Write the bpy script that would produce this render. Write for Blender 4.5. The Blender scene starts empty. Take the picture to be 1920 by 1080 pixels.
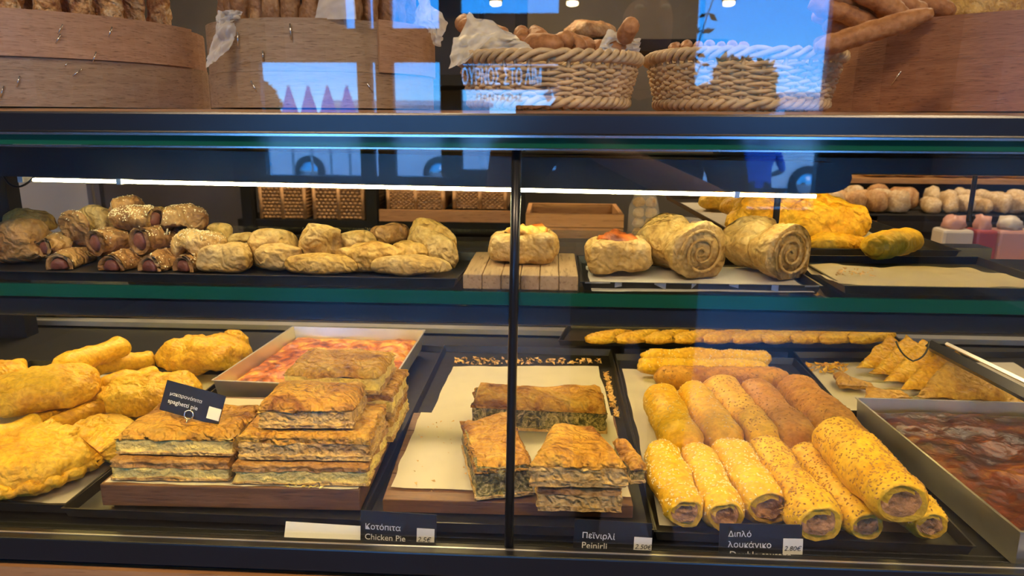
import bpy, bmesh, math, random
from mathutils import Vector, Matrix, noise

# ------------------------------------------------------------------ camera
F = 1350.0                       # focal length in pixels of the 1920x1080 frame
CAM = Vector((0.0, -0.76, 0.50))
ROT = (Matrix.Rotation(math.radians(3.05), 3, 'Z') @ Matrix.Rotation(math.radians(90 - 13.3), 3, 'X')
       @ Matrix.Rotation(math.radians(0.3), 3, 'Z'))
SC = bpy.context.scene
COL = SC.collection
cd = bpy.data.cameras.new('camera'); cam = bpy.data.objects.new('camera', cd); COL.objects.link(cam)
cd.sensor_width = 36.0; cd.lens = 36.0 * F / 1920.0; cd.clip_start = 0.02; cd.clip_end = 300
cam.matrix_world = Matrix.Translation(CAM) @ ROT.to_4x4()
cd.dof.use_dof = True; cd.dof.focus_distance = 1.0; cd.dof.aperture_fstop = 7.0
SC.camera = cam
SC.view_settings.view_transform = 'Standard'; SC.view_settings.look = 'None'
SC.view_settings.gamma = 1.0; SC.view_settings.use_curve_mapping = False
SC.view_settings.exposure = 0.0

# ------------------------------------------------------------------ sky and sun
wd = bpy.data.worlds.new('sky'); SC.world = wd; wd.use_nodes = True
nt = wd.node_tree; nt.nodes.clear()
tc = nt.nodes.new('ShaderNodeTexCoord'); sp = nt.nodes.new('ShaderNodeSeparateXYZ')
rp = nt.nodes.new('ShaderNodeValToRGB'); bg = nt.nodes.new('ShaderNodeBackground'); wo = nt.nodes.new('ShaderNodeOutputWorld')
rp.color_ramp.elements[0].position = 0.0; rp.color_ramp.elements[0].color = (0.20, 0.54, 0.96, 1)
rp.color_ramp.elements[1].position = 0.22; rp.color_ramp.elements[1].color = (0.018, 0.26, 0.86, 1)
e = rp.color_ramp.elements.new(0.06); e.color = (0.045, 0.37, 0.96, 1)
e = rp.color_ramp.elements.new(0.12); e.color = (0.022, 0.29, 0.92, 1)
nt.links.new(tc.outputs['Generated'], sp.inputs[0]); nt.links.new(sp.outputs['Z'], rp.inputs[0])
nt.links.new(rp.outputs[0], bg.inputs[0]); nt.links.new(bg.outputs[0], wo.inputs[0])
bg.inputs[1].default_value = 14.0
sl = bpy.data.lights.new('sun', 'SUN'); sl.energy = 6.0; sl.color = (1, 0.93, 0.82); sl.angle = 0.01
so = bpy.data.objects.new('sun', sl); COL.objects.link(so); so.rotation_euler = (math.radians(38), 0, math.radians(150))

# ------------------------------------------------------------------ pixel helpers (1920x1080)
def ray(px, py): return ROT @ Vector(((px - 960) / F, -(py - 540) / F, -1.0))
def P(px, py, z=None, y=None):
    d = ray(px, py)
    t = (z - CAM.z) / d.z if z is not None else (y - CAM.y) / d.y
    return CAM + d * t
FWD = ROT @ Vector((0, 0, -1))
def mpp(p): return (Vector(p) - CAM).dot(FWD) / F       # metres per pixel at a point
def V(*a): return Vector(a)
R = random.Random(7)

# ------------------------------------------------------------------ materials
MATS = {}
def nodes(name):
    m = bpy.data.materials.new(name); m.use_nodes = True
    n = m.node_tree; b = n.nodes['Principled BSDF']
    MATS[name] = m
    return m, n, b
def plain(name, col, rough=0.5, metal=0.0, spec=0.5, coat=0.0, emit=None, estr=0, var=0.0, vscale=20, bump=0.0, trans=0.0):
    m, n, b = nodes(name)
    b.inputs['Base Color'].default_value = (*col, 1); b.inputs['Roughness'].default_value = rough
    b.inputs['Metallic'].default_value = metal; b.inputs['Specular IOR Level'].default_value = spec
    b.inputs['Coat Weight'].default_value = coat; b.inputs['Transmission Weight'].default_value = trans
    if emit: b.inputs['Emission Color'].default_value = (*emit, 1); b.inputs['Emission Strength'].default_value = estr
    if var or bump:
        t = n.nodes.new('ShaderNodeTexCoord'); z = n.nodes.new('ShaderNodeTexNoise')
        z.inputs['Scale'].default_value = vscale; z.inputs['Detail'].default_value = 5
        n.links.new(t.outputs['Object'], z.inputs['Vector'])
        if var:
            r = n.nodes.new('ShaderNodeValToRGB'); r.color_ramp.elements[0].position = .3; r.color_ramp.elements[1].position = .7
            r.color_ramp.elements[0].color = (*[c * (1 - var) for c in col], 1)
            r.color_ramp.elements[1].color = (*[min(1, c * (1 + var)) for c in col], 1)
            n.links.new(z.outputs['Fac'], r.inputs[0]); n.links.new(r.outputs[0], b.inputs['Base Color'])
        if bump:
            u = n.nodes.new('ShaderNodeBump'); u.inputs['Strength'].default_value = bump; u.inputs['Distance'].default_value = .01
            n.links.new(z.outputs['Fac'], u.inputs['Height']); n.links.new(u.outputs[0], b.inputs['Normal'])
    return m
def baked(name, pale, gold, brown, scale=18.0, lo=.36, hi=.68, bump=.5, rough=.5, flake=0.5, fine=140.0, dist=1.2):
    """crust: patchy browning from two noises, flaky layered relief"""
    m, n, b = nodes(name); L = n.links.new; N = n.nodes.new
    t = N('ShaderNodeTexCoord'); oi = N('ShaderNodeObjectInfo')
    mu = N('ShaderNodeVectorMath'); mu.operation = 'SCALE'; L(oi.outputs['Random'], mu.inputs['Scale']); mu.inputs[0].default_value = (7, 13, 5)
    ad = N('ShaderNodeVectorMath'); ad.operation = 'ADD'; L(t.outputs['Object'], ad.inputs[0]); L(mu.outputs[0], ad.inputs[1])
    z = N('ShaderNodeTexNoise'); z.inputs['Scale'].default_value = scale; z.inputs['Detail'].default_value = 7; z.inputs['Roughness'].default_value = .62
    z.inputs['Distortion'].default_value = dist; L(ad.outputs[0], z.inputs['Vector'])
    r = N('ShaderNodeValToRGB'); r.color_ramp.elements[0].position = lo; r.color_ramp.elements[0].color = (*pale, 1)
    r.color_ramp.elements[1].position = hi; r.color_ramp.elements[1].color = (*brown, 1)
    e = r.color_ramp.elements.new((lo + hi) / 2); e.color = (*gold, 1)
    L(z.outputs['Fac'], r.inputs[0])
    z2 = N('ShaderNodeTexNoise'); z2.inputs['Scale'].default_value = fine; z2.inputs['Detail'].default_value = 4; L(ad.outputs[0], z2.inputs['Vector'])
    mx = N('ShaderNodeMix'); mx.data_type = 'RGBA'; mx.blend_type = 'MULTIPLY'; mx.inputs['Factor'].default_value = .55
    r2 = N('ShaderNodeValToRGB'); r2.color_ramp.elements[0].position = .35; r2.color_ramp.elements[0].color = (.55, .5, .42, 1); r2.color_ramp.elements[1].position = .6
    L(z2.outputs['Fac'], r2.inputs[0]); L(r.outputs[0], mx.inputs['A']); L(r2.outputs[0], mx.inputs['B']); L(mx.outputs['Result'], b.inputs['Base Color'])
    w = N('ShaderNodeTexWave'); w.wave_type = 'BANDS'; w.bands_direction = 'DIAGONAL'; w.inputs['Scale'].default_value = 28; w.inputs['Distortion'].default_value = 14
    w.inputs['Detail'].default_value = 3; w.inputs['Detail Scale'].default_value = 1.5; L(ad.outputs[0], w.inputs['Vector'])
    ma = N('ShaderNodeMath'); ma.operation = 'MULTIPLY_ADD'; L(w.outputs['Fac'], ma.inputs[0]); ma.inputs[1].default_value = flake; L(z2.outputs['Fac'], ma.inputs[2])
    u = N('ShaderNodeBump'); u.inputs['Strength'].default_value = bump; u.inputs['Distance'].default_value = .005
    L(ma.outputs[0], u.inputs['Height']); L(u.outputs[0], b.inputs['Normal'])
    b.inputs['Roughness'].default_value = rough; b.inputs['Specular IOR Level'].default_value = .35
    return m
def wood(name, c1, c2, uv=False, scale=1.0, rough=.55, axis=(1, 12, 12), stain=True):
    m, n, b = nodes(name); L = n.links.new; N = n.nodes.new
    t = N('ShaderNodeTexCoord'); oi = N('ShaderNodeObjectInfo'); mp = N('ShaderNodeMapping')
    mp.inputs['Scale'].default_value = axis
    ad = N('ShaderNodeVectorMath'); ad.operation = 'ADD'
    L(t.outputs['UV' if uv else 'Object'], ad.inputs[0]); L(oi.outputs['Random'], ad.inputs[1]); L(ad.outputs[0], mp.inputs['Vector'])
    z = N('ShaderNodeTexNoise'); z.inputs['Scale'].default_value = 9 * scale; z.inputs['Detail'].default_value = 8; z.inputs['Roughness'].default_value = .65; z.inputs['Distortion'].default_value = .6
    L(mp.outputs[0], z.inputs['Vector'])
    r = N('ShaderNodeValToRGB'); r.color_ramp.elements[0].position = .32; r.color_ramp.elements[0].color = (*c2, 1); r.color_ramp.elements[1].position = .66; r.color_ramp.elements[1].color = (*c1, 1)
    L(z.outputs['Fac'], r.inputs[0])
    f = N('ShaderNodeTexNoise'); f.inputs['Scale'].default_value = 30 * scale; f.inputs['Detail'].default_value = 3; L(mp.outputs[0], f.inputs['Vector'])
    fr = N('ShaderNodeValToRGB'); fr.color_ramp.elements[0].position = .30; fr.color_ramp.elements[0].color = (.42, .36, .3, 1); fr.color_ramp.elements[1].position = .43
    L(f.outputs['Fac'], fr.inputs[0])
    mx = N('ShaderNodeMix'); mx.data_type = 'RGBA'; mx.blend_type = 'MULTIPLY'; mx.inputs['Factor'].default_value = .75
    L(r.outputs[0], mx.inputs['A']); L(fr.outputs[0], mx.inputs['B']); L(mx.outputs['Result'], b.inputs['Base Color'])
    u = N('ShaderNodeBump'); u.inputs['Strength'].default_value = .25; u.inputs['Distance'].default_value = .002; L(f.outputs['Fac'], u.inputs['Height']); L(u.outputs[0], b.inputs['Normal'])
    b.inputs['Roughness'].default_value = rough
    return m
def pane(name, ior=1.5, tint=(1, 1, 1), gain=1.9):
    """thin clear sheet: Fresnel mirror over see-through (both faces of the sheet counted)"""
    m = bpy.data.materials.new(name); m.use_nodes = True; n = m.node_tree; n.nodes.clear(); MATS[name] = m
    N = n.nodes.new; L = n.links.new
    o = N('ShaderNodeOutputMaterial'); mx = N('ShaderNodeMixShader'); tr = N('ShaderNodeBsdfTransparent'); gl = N('ShaderNodeBsdfGlossy')
    fr = N('ShaderNodeFresnel'); fr.inputs['IOR'].default_value = ior; ma = N('ShaderNodeMath'); ma.operation = 'MULTIPLY'; ma.use_clamp = True
    ma.inputs[1].default_value = gain; L(fr.outputs[0], ma.inputs[0]); L(ma.outputs[0], mx.inputs[0])
    ge = N('ShaderNodeNewGeometry'); mi = N('ShaderNodeMix'); mi.inputs['A'].default_value = ior; mi.inputs['B'].default_value = 1 / ior   # same mirror on both faces of the sheet
    L(ge.outputs['Backfacing'], mi.inputs['Factor']); L(mi.outputs['Result'], fr.inputs['IOR'])
    tr.inputs[0].default_value = (*tint, 1); gl.inputs['Roughness'].default_value = 0.0
    L(tr.outputs[0], mx.inputs[1]); L(gl.outputs[0], mx.inputs[2]); L(mx.outputs[0], o.inputs[0])
    return m
def paper(name, col, transp=.0, transl=.35, var=.06):
    m = bpy.data.materials.new(name); m.use_nodes = True; n = m.node_tree; n.nodes.clear(); MATS[name] = m
    N = n.nodes.new; L = n.links.new
    o = N('ShaderNodeOutputMaterial'); d = N('ShaderNodeBsdfPrincipled'); t = N('ShaderNodeBsdfTranslucent'); x = N('ShaderNodeBsdfTransparent')
    a = N('ShaderNodeMixShader'); c = N('ShaderNodeMixShader'); a.inputs[0].default_value = transl; c.inputs[0].default_value = transp
    tcn = N('ShaderNodeTexCoord'); z = N('ShaderNodeTexNoise'); z.inputs['Scale'].default_value = 25; z.inputs['Detail'].default_value = 6; L(tcn.outputs['Object'], z.inputs['Vector'])
    r = N('ShaderNodeValToRGB'); r.color_ramp.elements[0].color = (*[v * (1 - 3 * var) for v in col], 1); r.color_ramp.elements[1].color = (*col, 1); r.color_ramp.elements[1].position = .55
    L(z.outputs['Fac'], r.inputs[0]); L(r.outputs[0], d.inputs['Base Color']); d.inputs['Roughness'].default_value = .5; t.inputs[0].default_value = (*col, 1)
    L(d.outputs[0], a.inputs[1]); L(t.outputs[0], a.inputs[2]); L(a.outputs[0], c.inputs[1]); L(x.outputs[0], c.inputs[2]); L(c.outputs[0], o.inputs[0])
    return m

plain('black_metal', (.012, .013, .016), .28, 0, .6)
plain('matte_black', (.006, .006, .0065), .6, spec=.3)
plain('tray_black', (.014, .013, .012), .35, 0, .5, var=.5, vscale=60)
plain('tray_worn', (.55, .55, .55), .35, .9, var=.3, vscale=80)
plain('aluminium', (.74, .73, .70), .33, .85, var=.12, vscale=14)
plain('steel', (.7, .7, .7), .22, 1)
plain('green_glass', (.010, .12, .07), .08, 0, .5, trans=.2)
plain('card_black', (.016, .016, .018), .38)
plain('white_ink', (.82, .82, .80), .6)
plain('sticker', (.80, .79, .75), .6)
plain('pen_ink', (.02, .02, .03), .6)
plain('wall_paint', (.10, .085, .07), .8, var=.15, vscale=3)
plain('wall_pale', (.52, .47, .40), .8, var=.06, vscale=3)
plain('ceiling_paint', (.30, .28, .25), .9)
plain('floor_tile', (.13, .11, .09), .45, var=.2, vscale=4)
plain('pavement', (.42, .41, .40), .8, var=.1, vscale=2)
plain('dark_film', (.035, .024, .018), .5)
plain('led_cool', (.9, .9, .8), .5, emit=(1, .87, .48), estr=52)
plain('led_warm', (.9, .8, .5), .5, emit=(1, .70, .18), estr=52)
plain('led_amber', (.9, .8, .5), .5, emit=(1, .66, .16), estr=60)
plain('bulb', (.9, .85, .6), .5, emit=(1, .80, .45), estr=60)
pane('clear_glass', 1.5, (.98, .995, .99), 1.25)
pane('window_glass', 1.3, (.98, .99, .99), 1.0)
plain('sesame', (.86, .72, .42), .5)
plain('sesame_toasted', (.42, .22, .06), .5)
plain('sausage', (.22, .075, .05), .35, var=.25, vscale=120, bump=.3)
plain('meat', (.50, .25, .10), .5, var=.45, vscale=90, bump=.8)
plain('cheese_fill', (.90, .68, .22), .5, var=.18, vscale=120, bump=.9)
plain('wicker', (.56, .40, .22), .6, var=.3, vscale=60)
plain('wicker_dark', (.36, .20, .09), .6, var=.35, vscale=40)
plain('wire', (.03, .03, .035), .4, .5)
plain('crumb', (.72, .46, .18), .7, var=.3, vscale=200)
baked('crust_yellow', (.84, .54, .05), (.76, .41, .025), (.40, .15, .012), 15, .36, .80, .5, .45, .5)
baked('crust_roll', (.84, .54, .04), (.78, .44, .025), (.50, .21, .015), 14, .42, .80, .35, .45, .15)
baked('crust_roll_brown', (.62, .33, .05), (.52, .24, .035), (.30, .11, .02), 14, .36, .74, .35, .45, .15)
baked('puff_pale', (.70, .48, .19), (.58, .35, .10), (.30, .13, .035), 15, .36, .72, .55, .5, .6)
baked('puff_brown', (.56, .33, .12), (.42, .21, .065), (.18, .07, .022), 15, .36, .70, .6, .45, .6)
baked('puff_gold', (.74, .48, .15), (.62, .36, .08), (.36, .15, .035), 15, .38, .74, .6, .45, .6)
baked('pie_top', (.74, .46, .09), (.66, .34, .05), (.28, .10, .02), 15, .36, .66, .8, .5, .8)
baked('pie_side', (.74, .52, .22), (.66, .42, .15), (.34, .16, .05), 22, .36, .72, .8, .55, .8)
baked('spinach_fill', (.60, .48, .22), (.26, .22, .07), (.055, .055, .018), 70, .36, .60, 1.0, .55, .2, dist=2)
baked('casserole_red', (.84, .58, .12), (.62, .16, .025), (.16, .03, .01), 26, .36, .64, .5, .42, .1, 60, .7)
baked('casserole_dark', (.50, .21, .03), (.17, .036, .010), (.045, .010, .006), 19, .24, .58, .5, .36, .1, 60, .7)
baked('stick_pale', (.74, .55, .33), (.60, .32, .12), (.30, .11, .04), 34, .36, .66, .9, .4, .5, 220)
baked('stick_brown', (.42, .24, .12), (.32, .16, .075), (.14, .06, .03), 30, .36, .7, .5, .55, .2, 160)
baked('stick_cinnamon', (.52, .25, .10), (.44, .19, .07), (.22, .08, .03), 26, .36, .72, .35, .55, .1, 160)
baked('loaf', (.62, .40, .20), (.46, .24, .10), (.24, .10, .04), 14, .36, .7, .5, .55, .2)
baked('loaf_flour', (.66, .52, .35), (.54, .37, .20), (.42, .24, .12), 16, .4, .75, .5, .6, .2)
wood('beech', (.50, .30, .18), (.37, .205, .115), True, 1.0, .5, (1, 7, 1))
wood('beech_grey', (.40, .28, .175), (.28, .185, .11), True, 1.0, .55, (1, 7, 1))
wood('beech_red', (.40, .19, .105), (.27, .115, .06), True, 1.0, .5, (1, 7, 1))
wood('board_wood', (.52, .35, .18), (.38, .23, .11), False, 1.0, .6, (10, 1, 10))
wood('board_brown', (.21, .10, .045), (.11, .05, .022), False, 1.0, .5, (1, 10, 10))
wood('shop_wood', (.46, .24, .09), (.33, .155, .055), False, .6, .5, (1, 10, 10))
paper('parchment', (.78, .73, .62), .0, .25)
paper('parchment_brown', (.66, .56, .40), .0, .25)
paper('wax_paper', (.86, .84, .82), .22, .4)
paper('sign_letter', (.75, .88, .98), .0, .8, 0)

# ------------------------------------------------------------------ object helpers
def new(name, me, parent=None, label=None, cat=None, group=None, kind=None, loc=None):
    o = bpy.data.objects.new(name, me); COL.objects.link(o)
    if parent: o.parent = parent
    if loc is not None: o.location = loc
    if label: o['label'] = label
    if cat: o['category'] = cat
    if group: o['group'] = group
    if kind: o['kind'] = kind
    return o
def thing(name, label, cat, loc=(0, 0, 0), rot=(0, 0, 0), group=None):
    o = new(name, None, None, label, cat, group, None, loc); o.rotation_euler = rot
    o.empty_display_size = .02
    return o
def mesh(name, vs, fs, mat, smooth=True, fm=None, uv=None):
    me = bpy.data.meshes.new(name); me.from_pydata([tuple(v) for v in vs], [], fs)
    mats = mat if isinstance(mat, (list, tuple)) else [mat]
    for k in mats: me.materials.append(MATS[k])
    if fm: me.polygons.foreach_set('material_index', fm)
    me.polygons.foreach_set('use_smooth', [smooth] * len(me.polygons))
    if uv:
        ul = me.uv_layers.new(name='UVMap')
        for lp in me.loops: ul.data[lp.index].uv = uv[lp.vertex_index]
    me.update(); return me
def boxvf(a, b):
    x0, y0, z0 = a; x1, y1, z1 = b
    return ([V(x0, y0, z0), V(x1, y0, z0), V(x1, y1, z0), V(x0, y1, z0), V(x0, y0, z1), V(x1, y0, z1), V(x1, y1, z1), V(x0, y1, z1)],
            [(3, 2, 1, 0), (4, 5, 6, 7), (0, 1, 5, 4), (1, 2, 6, 5), (2, 3, 7, 6), (3, 0, 4, 7)])
def bevelled(me, w, seg=2):
    bm = bmesh.new(); bm.from_mesh(me)
    bmesh.ops.bevel(bm, geom=list(bm.edges), offset=w, segments=seg, affect='EDGES', profile=.5)
    bm.to_mesh(me); bm.free(); return me
def box(name, a, b, mat, parent=None, bev=0.0, **k):
    a, b = [min(p, q) for p, q in zip(a, b)], [max(p, q) for p, q in zip(a, b)]
    c = [(p + q) / 2 for p, q in zip(a, b)]; c[2] = a[2]
    if k.pop('local', False): c = [0, 0, 0]
    vs, fs = boxvf([p - q for p, q in zip(a, c)], [p - q for p, q in zip(b, c)])
    me = mesh(name, vs, fs, mat, False)
    if bev: bevelled(me, bev)
    return new(name, me, parent, loc=c, **k)
def fbm(p, o=4): return noise.fractal(p, 0.9, 2.0, o)
def rough(vs, amp, freq, seed=0, octv=4, cen=None):
    """push points in and out along the direction from the middle (or a given direction) by fractal noise"""
    c = cen or sum(vs, V(0, 0, 0)) / len(vs); s = V(seed * 3.7, seed * 1.3, seed * 7.1)
    out = []
    for v in vs:
        d = v - c; d = d.normalized() if d.length > 1e-9 else V(0, 0, 1)
        out.append(v + d * amp * fbm(v * freq + s, octv))
    return out
def frames(path):
    n = len(path); T = []
    for i in range(n):
        T.append((path[min(i + 1, n - 1)] - path[max(i - 1, 0)]).normalized())
    up = V(0, 0, 1) if abs(T[0].z) < .9 else V(0, 1, 0)
    A = []
    a = T[0].cross(up).normalized()
    for i in range(n):
        a = (a - T[i] * a.dot(T[i])).normalized(); A.append((a, a.cross(T[i]).normalized()))
    return A
def sweep(path, rad, seg=10, capA=True, capB=True, sq=1.0, twist=0.0, prof=None):
    """tube along a path; rad: number, list or f(t); sq squashes it vertically; prof(angle, t) scales the section"""
    n = len(path); A = frames(path); vs = []; fs = []
    for i, p in enumerate(path):
        t = i / (n - 1); r = rad(t) if callable(rad) else rad
        for k in range(seg):
            a = 2 * math.pi * k / seg + twist * t; q = r * (prof(a, t) if prof else 1)
            vs.append(p + A[i][0] * (math.cos(a) * q) + A[i][1] * (math.sin(a) * q * sq))
    for i in range(n - 1):
        for k in range(seg):
            k2 = (k + 1) % seg
            fs.append((i * seg + k, i * seg + k2, (i + 1) * seg + k2, (i + 1) * seg + k))
    if capA: fs.append(tuple(range(seg))[::-1])
    if capB: fs.append(tuple((n - 1) * seg + k for k in range(seg)))
    return vs, fs
def line(a, b, n): return [a.lerp(b, i / (n - 1)) for i in range(n)]
def bez(a, b, c, n): return [a * (1 - t) ** 2 + b * 2 * t * (1 - t) + c * t * t for t in [i / (n - 1) for i in range(n)]]
def spw(c, e): return math.copysign(abs(c) ** e, c)
def pad(a, b, h, nu=40, nv=18, e1=1.0, e2=.8, base=.35, out=None, taper=0.0):
    """cushion: a x b half sizes, height h above z=0 with a flatter underside; out(angle) scales the outline"""
    vs, fs = [], []
    for j in range(nv + 1):
        v = -math.pi / 2 + math.pi * j / nv
        for i in range(nu):
            u = 2 * math.pi * i / nu; s = out(u) if out else 1
            cz = spw(math.cos(v), e2); sz = spw(math.sin(v), e2)
            z = h * base + (sz * h * (1 - base) if sz > 0 else sz * h * base)
            vs.append(V(a * s * spw(math.cos(u), e1) * cz, b * s * spw(math.sin(u), e1) * cz, z))
    for j in range(nv):
        for i in range(nu):
            i2 = (i + 1) % nu
            fs.append((j * nu + i, j * nu + i2, (j + 1) * nu + i2, (j + 1) * nu + i))
    return vs, fs
def lathe_ring(pts, n): pass
def join(*lst):
    vs, fs = [], []
    for v, f in lst:
        o = len(vs); vs += v; fs += [tuple(i + o for i in q) for q in f]
    return vs, fs
def gridsheet(fn, nx, ny):
    vs = [fn(i / nx, j / ny) for j in range(ny + 1) for i in range(nx + 1)]
    fs = [(j * (nx + 1) + i, j * (nx + 1) + i + 1, (j + 1) * (nx + 1) + i + 1, (j + 1) * (nx + 1) + i) for j in range(ny) for i in range(nx)]
    return vs, fs
def recentre(vs, base=True):
    c = sum(vs, V(0, 0, 0)) / len(vs)
    if base: c.z = min(v.z for v in vs)
    return [v - c for v in vs], c
def solid(name, vf, mat, label=None, cat=None, group=None, parent=None, smooth=True, kind=None, fm=None):
    """a mesh whose vertices are in world space, its origin moved to its base"""
    vs, fs = vf
    if parent is None:
        vs, c = recentre(vs); return new(name, mesh(name, vs, fs, mat, smooth, fm), None, label, cat, group, kind, c)
    return new(name, mesh(name, vs, fs, mat, smooth, fm), parent, label, None, None, kind)
def text_mesh(txt, size, mat, depth=.0002, font_shear=0.0):
    cu = bpy.data.curves.new('t', 'FONT'); cu.body = txt; cu.size = size; cu.extrude = depth; cu.shear = font_shear; cu.resolution_u = 3
    o = bpy.data.objects.new('t', cu); COL.objects.link(o)
    dg = bpy.context.evaluated_depsgraph_get(); me = bpy.data.meshes.new_from_object(o.evaluated_get(dg))
    bpy.data.objects.remove(o); bpy.data.curves.remove(cu)
    me.materials.clear(); me.materials.append(MATS[mat]); me.name = 'lettering'
    return me
def seeds(name, parent, pts, mat, size=.0016):
    """sesame: one mesh of tiny flat grains; pts = (point, normal)"""
    vs, fs = [], []
    for p, nrm in pts:
        t = nrm.orthogonal().normalized(); t = Matrix.Rotation(R.uniform(0, 6.3), 3, nrm) @ t; s = nrm.cross(t)
        o = len(vs); q = p + nrm * size * .15
        vs += [q + t * size, q + s * size * .55, q - t * size, q - s * size * .55, q + nrm * size * .5, q - nrm * size * .3]
        fs += [(o, o + 1, o + 4), (o + 1, o + 2, o + 4), (o + 2, o + 3, o + 4), (o + 3, o, o + 4), (o + 1, o, o + 5), (o + 2, o + 1, o + 5), (o + 3, o + 2, o + 5), (o, o + 3, o + 5)]
    return new(name, mesh(name, vs, fs, mat, False), parent, kind='stuff')
def scatter(vf, n, cond):
    """random points on faces whose normal/centre pass cond"""
    vs, fs = vf; out = []; g = 0; mid = sum(vs, V(0, 0, 0)) / len(vs)
    while len(out) < n and g < n * 12:
        g += 1; f = fs[R.randrange(len(fs))]
        if len(f) != 4: continue
        a, b, c, d = [vs[i] for i in f]; nr = (c - a).cross(d - b)
        if nr.length < 1e-12: continue
        nr.normalize(); u, w = R.random(), R.random()
        p = a.lerp(b, u).lerp(d.lerp(c, u), w)
        if nr.dot(p - mid) < 0: nr = -nr
        if cond(p, nr): out.append((p, nr))
    return out
# ================================================================== the shop shell
XL, XR, YF, YB, ZF, ZC = -3.0, 3.4, -6.0, 3.4, -0.82, 1.95
def struct(name, a, b, mat, **k): return box(name, a, b, mat, kind='structure', **k)
struct('floor', (XL - .2, YF - .2, ZF - .1), (XR + .2, YB + .2, ZF), 'floor_tile')
struct('ceiling', (XL - .2, YF - .2, ZC), (XR + .2, YB + .2, ZC + .1), 'ceiling_paint')
struct('wall_left', (XL - .2, YF, ZF), (XL, YB, ZC), 'wall_paint')
struct('wall_right', (XR, YF, ZF), (XR + .2, YB, ZC), 'wall_pale')
struct('wall_back', (XL - .2, YB, ZF), (XR + .2, YB + .2, ZC), 'wall_paint')
# the shop front behind the photographer: its openings are placed by their mirror images in the case glass
def M(px, py, y=6.0):
    p = P(px, py, y=y); return V(p.x, -p.y, p.z)
def mx_(px): return M(px, 150).x
def mz_(py): return M(900, py).z
ztop = ZC; zb = mz_(345); bars = []
def front(x0, x1, z0, z1, mat='dark_film', y0=YF - .08, y1=YF + .02): bars.append((x0, x1, z0, z1, mat, y0, y1))
xs = [mx_(k) for k in (490, 672, 698, 706, 738, 826, 866, 1045, 1300, 1545)]
zt = mz_(117); zu = mz_(54)
front(XL - .2, xs[0], ZF, ztop)                              # solid wall at one end
front(xs[1], xs[2], ZF, ztop); front(xs[3], xs[4], ZF, ztop); front(xs[5], xs[6], ZF, ztop)
front(xs[0], xs[6], zt, zu)                                  # transom
front(xs[0], mx_(652), zu, ztop)
front(xs[0], xs[6], ZF, mz_(332))
front(xs[6], xs[7], mz_(120), mz_(26)); front(xs[6], xs[7], mz_(168), mz_(163)); front(xs[6], xs[7], ZF, mz_(318))
front(xs[7], xs[8], ZF, ztop); front(xs[9], XR + .2, ZF, ztop); front(xs[8], xs[9], ZF, mz_(385))
sf = new('wall_front', None, kind='structure', loc=(0, YF, ZF))
for (x0, x1, z0, z1, mt, y0, y1) in bars:
    if x1 < x0: x0, x1 = x1, x0
    vs, fs = boxvf((x0, y0 - YF, min(z0, z1) - ZF), (x1, y1 - YF, max(z0, z1) - ZF)); new('frame_member', mesh('frame_member', vs, fs, mt, False), sf)
for i, (a, b) in enumerate(((0, 1), (2, 3), (4, 5), (6, 7), (8, 9))):
    struct('window_%d' % (i + 1), (xs[a], YF - .034, mz_(385)), (xs[b], YF - .030, ztop), 'window_glass')
# sign strip on the shop-front glass, read the right way round in the reflection
sg = thing('shop_sign', 'dark sign strip with pale blue Greek letters on the shop front glass', 'sign', ((xs[6] + xs[7]) / 2, YF + .03, mz_(164)))
sx0, sx1 = xs[6] - sg.location.x, xs[7] - sg.location.x; sh = mz_(123) - mz_(164)
def cut_strip(txt, size, pxa, pya, wpx):
    # dark film with the letters cut out of it, so daylight shows through them
    cu = bpy.data.curves.new('t', 'FONT'); cu.body = txt; cu.size = size; cu.resolution_u = 3; o = bpy.data.objects.new('t', cu); COL.objects.link(o)
    dg = bpy.context.evaluated_depsgraph_get(); c2 = o.to_curve(dg).copy(); xv = [p.co.x for s in c2.splines for p in (s.bezier_points if s.type == 'BEZIER' else s.points)]
    k = (mx_(pxa + wpx) - mx_(pxa)) / (max(xv) - min(xv)); ox = M(pxa, pya).x - sg.location.x - min(xv) * k; oz = M(pxa, pya).z - sg.location.z
    src = c2; c2 = bpy.data.curves.new('strip', 'CURVE'); c2.resolution_u = 3
    for s in src.splines:
        n2 = c2.splines.new('BEZIER'); n2.bezier_points.add(len(s.bezier_points) - 1); n2.use_cyclic_u = True
        for q0_, q1_ in zip(s.bezier_points, n2.bezier_points):
            q1_.handle_left_type = q1_.handle_right_type = 'FREE'; q1_.co = q0_.co; q1_.handle_left = q0_.handle_left; q1_.handle_right = q0_.handle_right
    c2.dimensions = '2D'; c2.fill_mode = 'BOTH'; sp_ = c2.splines.new('POLY'); sp_.points.add(3); sp_.use_cyclic_u = True
    for pt_, (x, z) in zip(sp_.points, (((sx0 - ox) / k, -oz), ((sx1 - ox) / k, -oz), ((sx1 - ox) / k, sh - oz), ((sx0 - ox) / k, sh - oz))): pt_.co = (x, z, 0, 1)
    o2 = bpy.data.objects.new('t2', c2); COL.objects.link(o2); dg = bpy.context.evaluated_depsgraph_get(); me = bpy.data.meshes.new_from_object(o2.evaluated_get(dg))
    bpy.data.objects.remove(o2); bpy.data.objects.remove(o); me.materials.clear(); me.materials.append(MATS['dark_film'])
    w = new('lettered_strip', me, sg, label='dark film strip with cut-out Greek letters'); w.location = (ox, .002, oz); w.rotation_euler = (math.radians(90), 0, 0); w.scale = (k, 1, 1)
cut_strip('ΟΥΡΝΟΣ ΣΤΟ ΛΙΜ', .20, 868, 159, 147)
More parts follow.
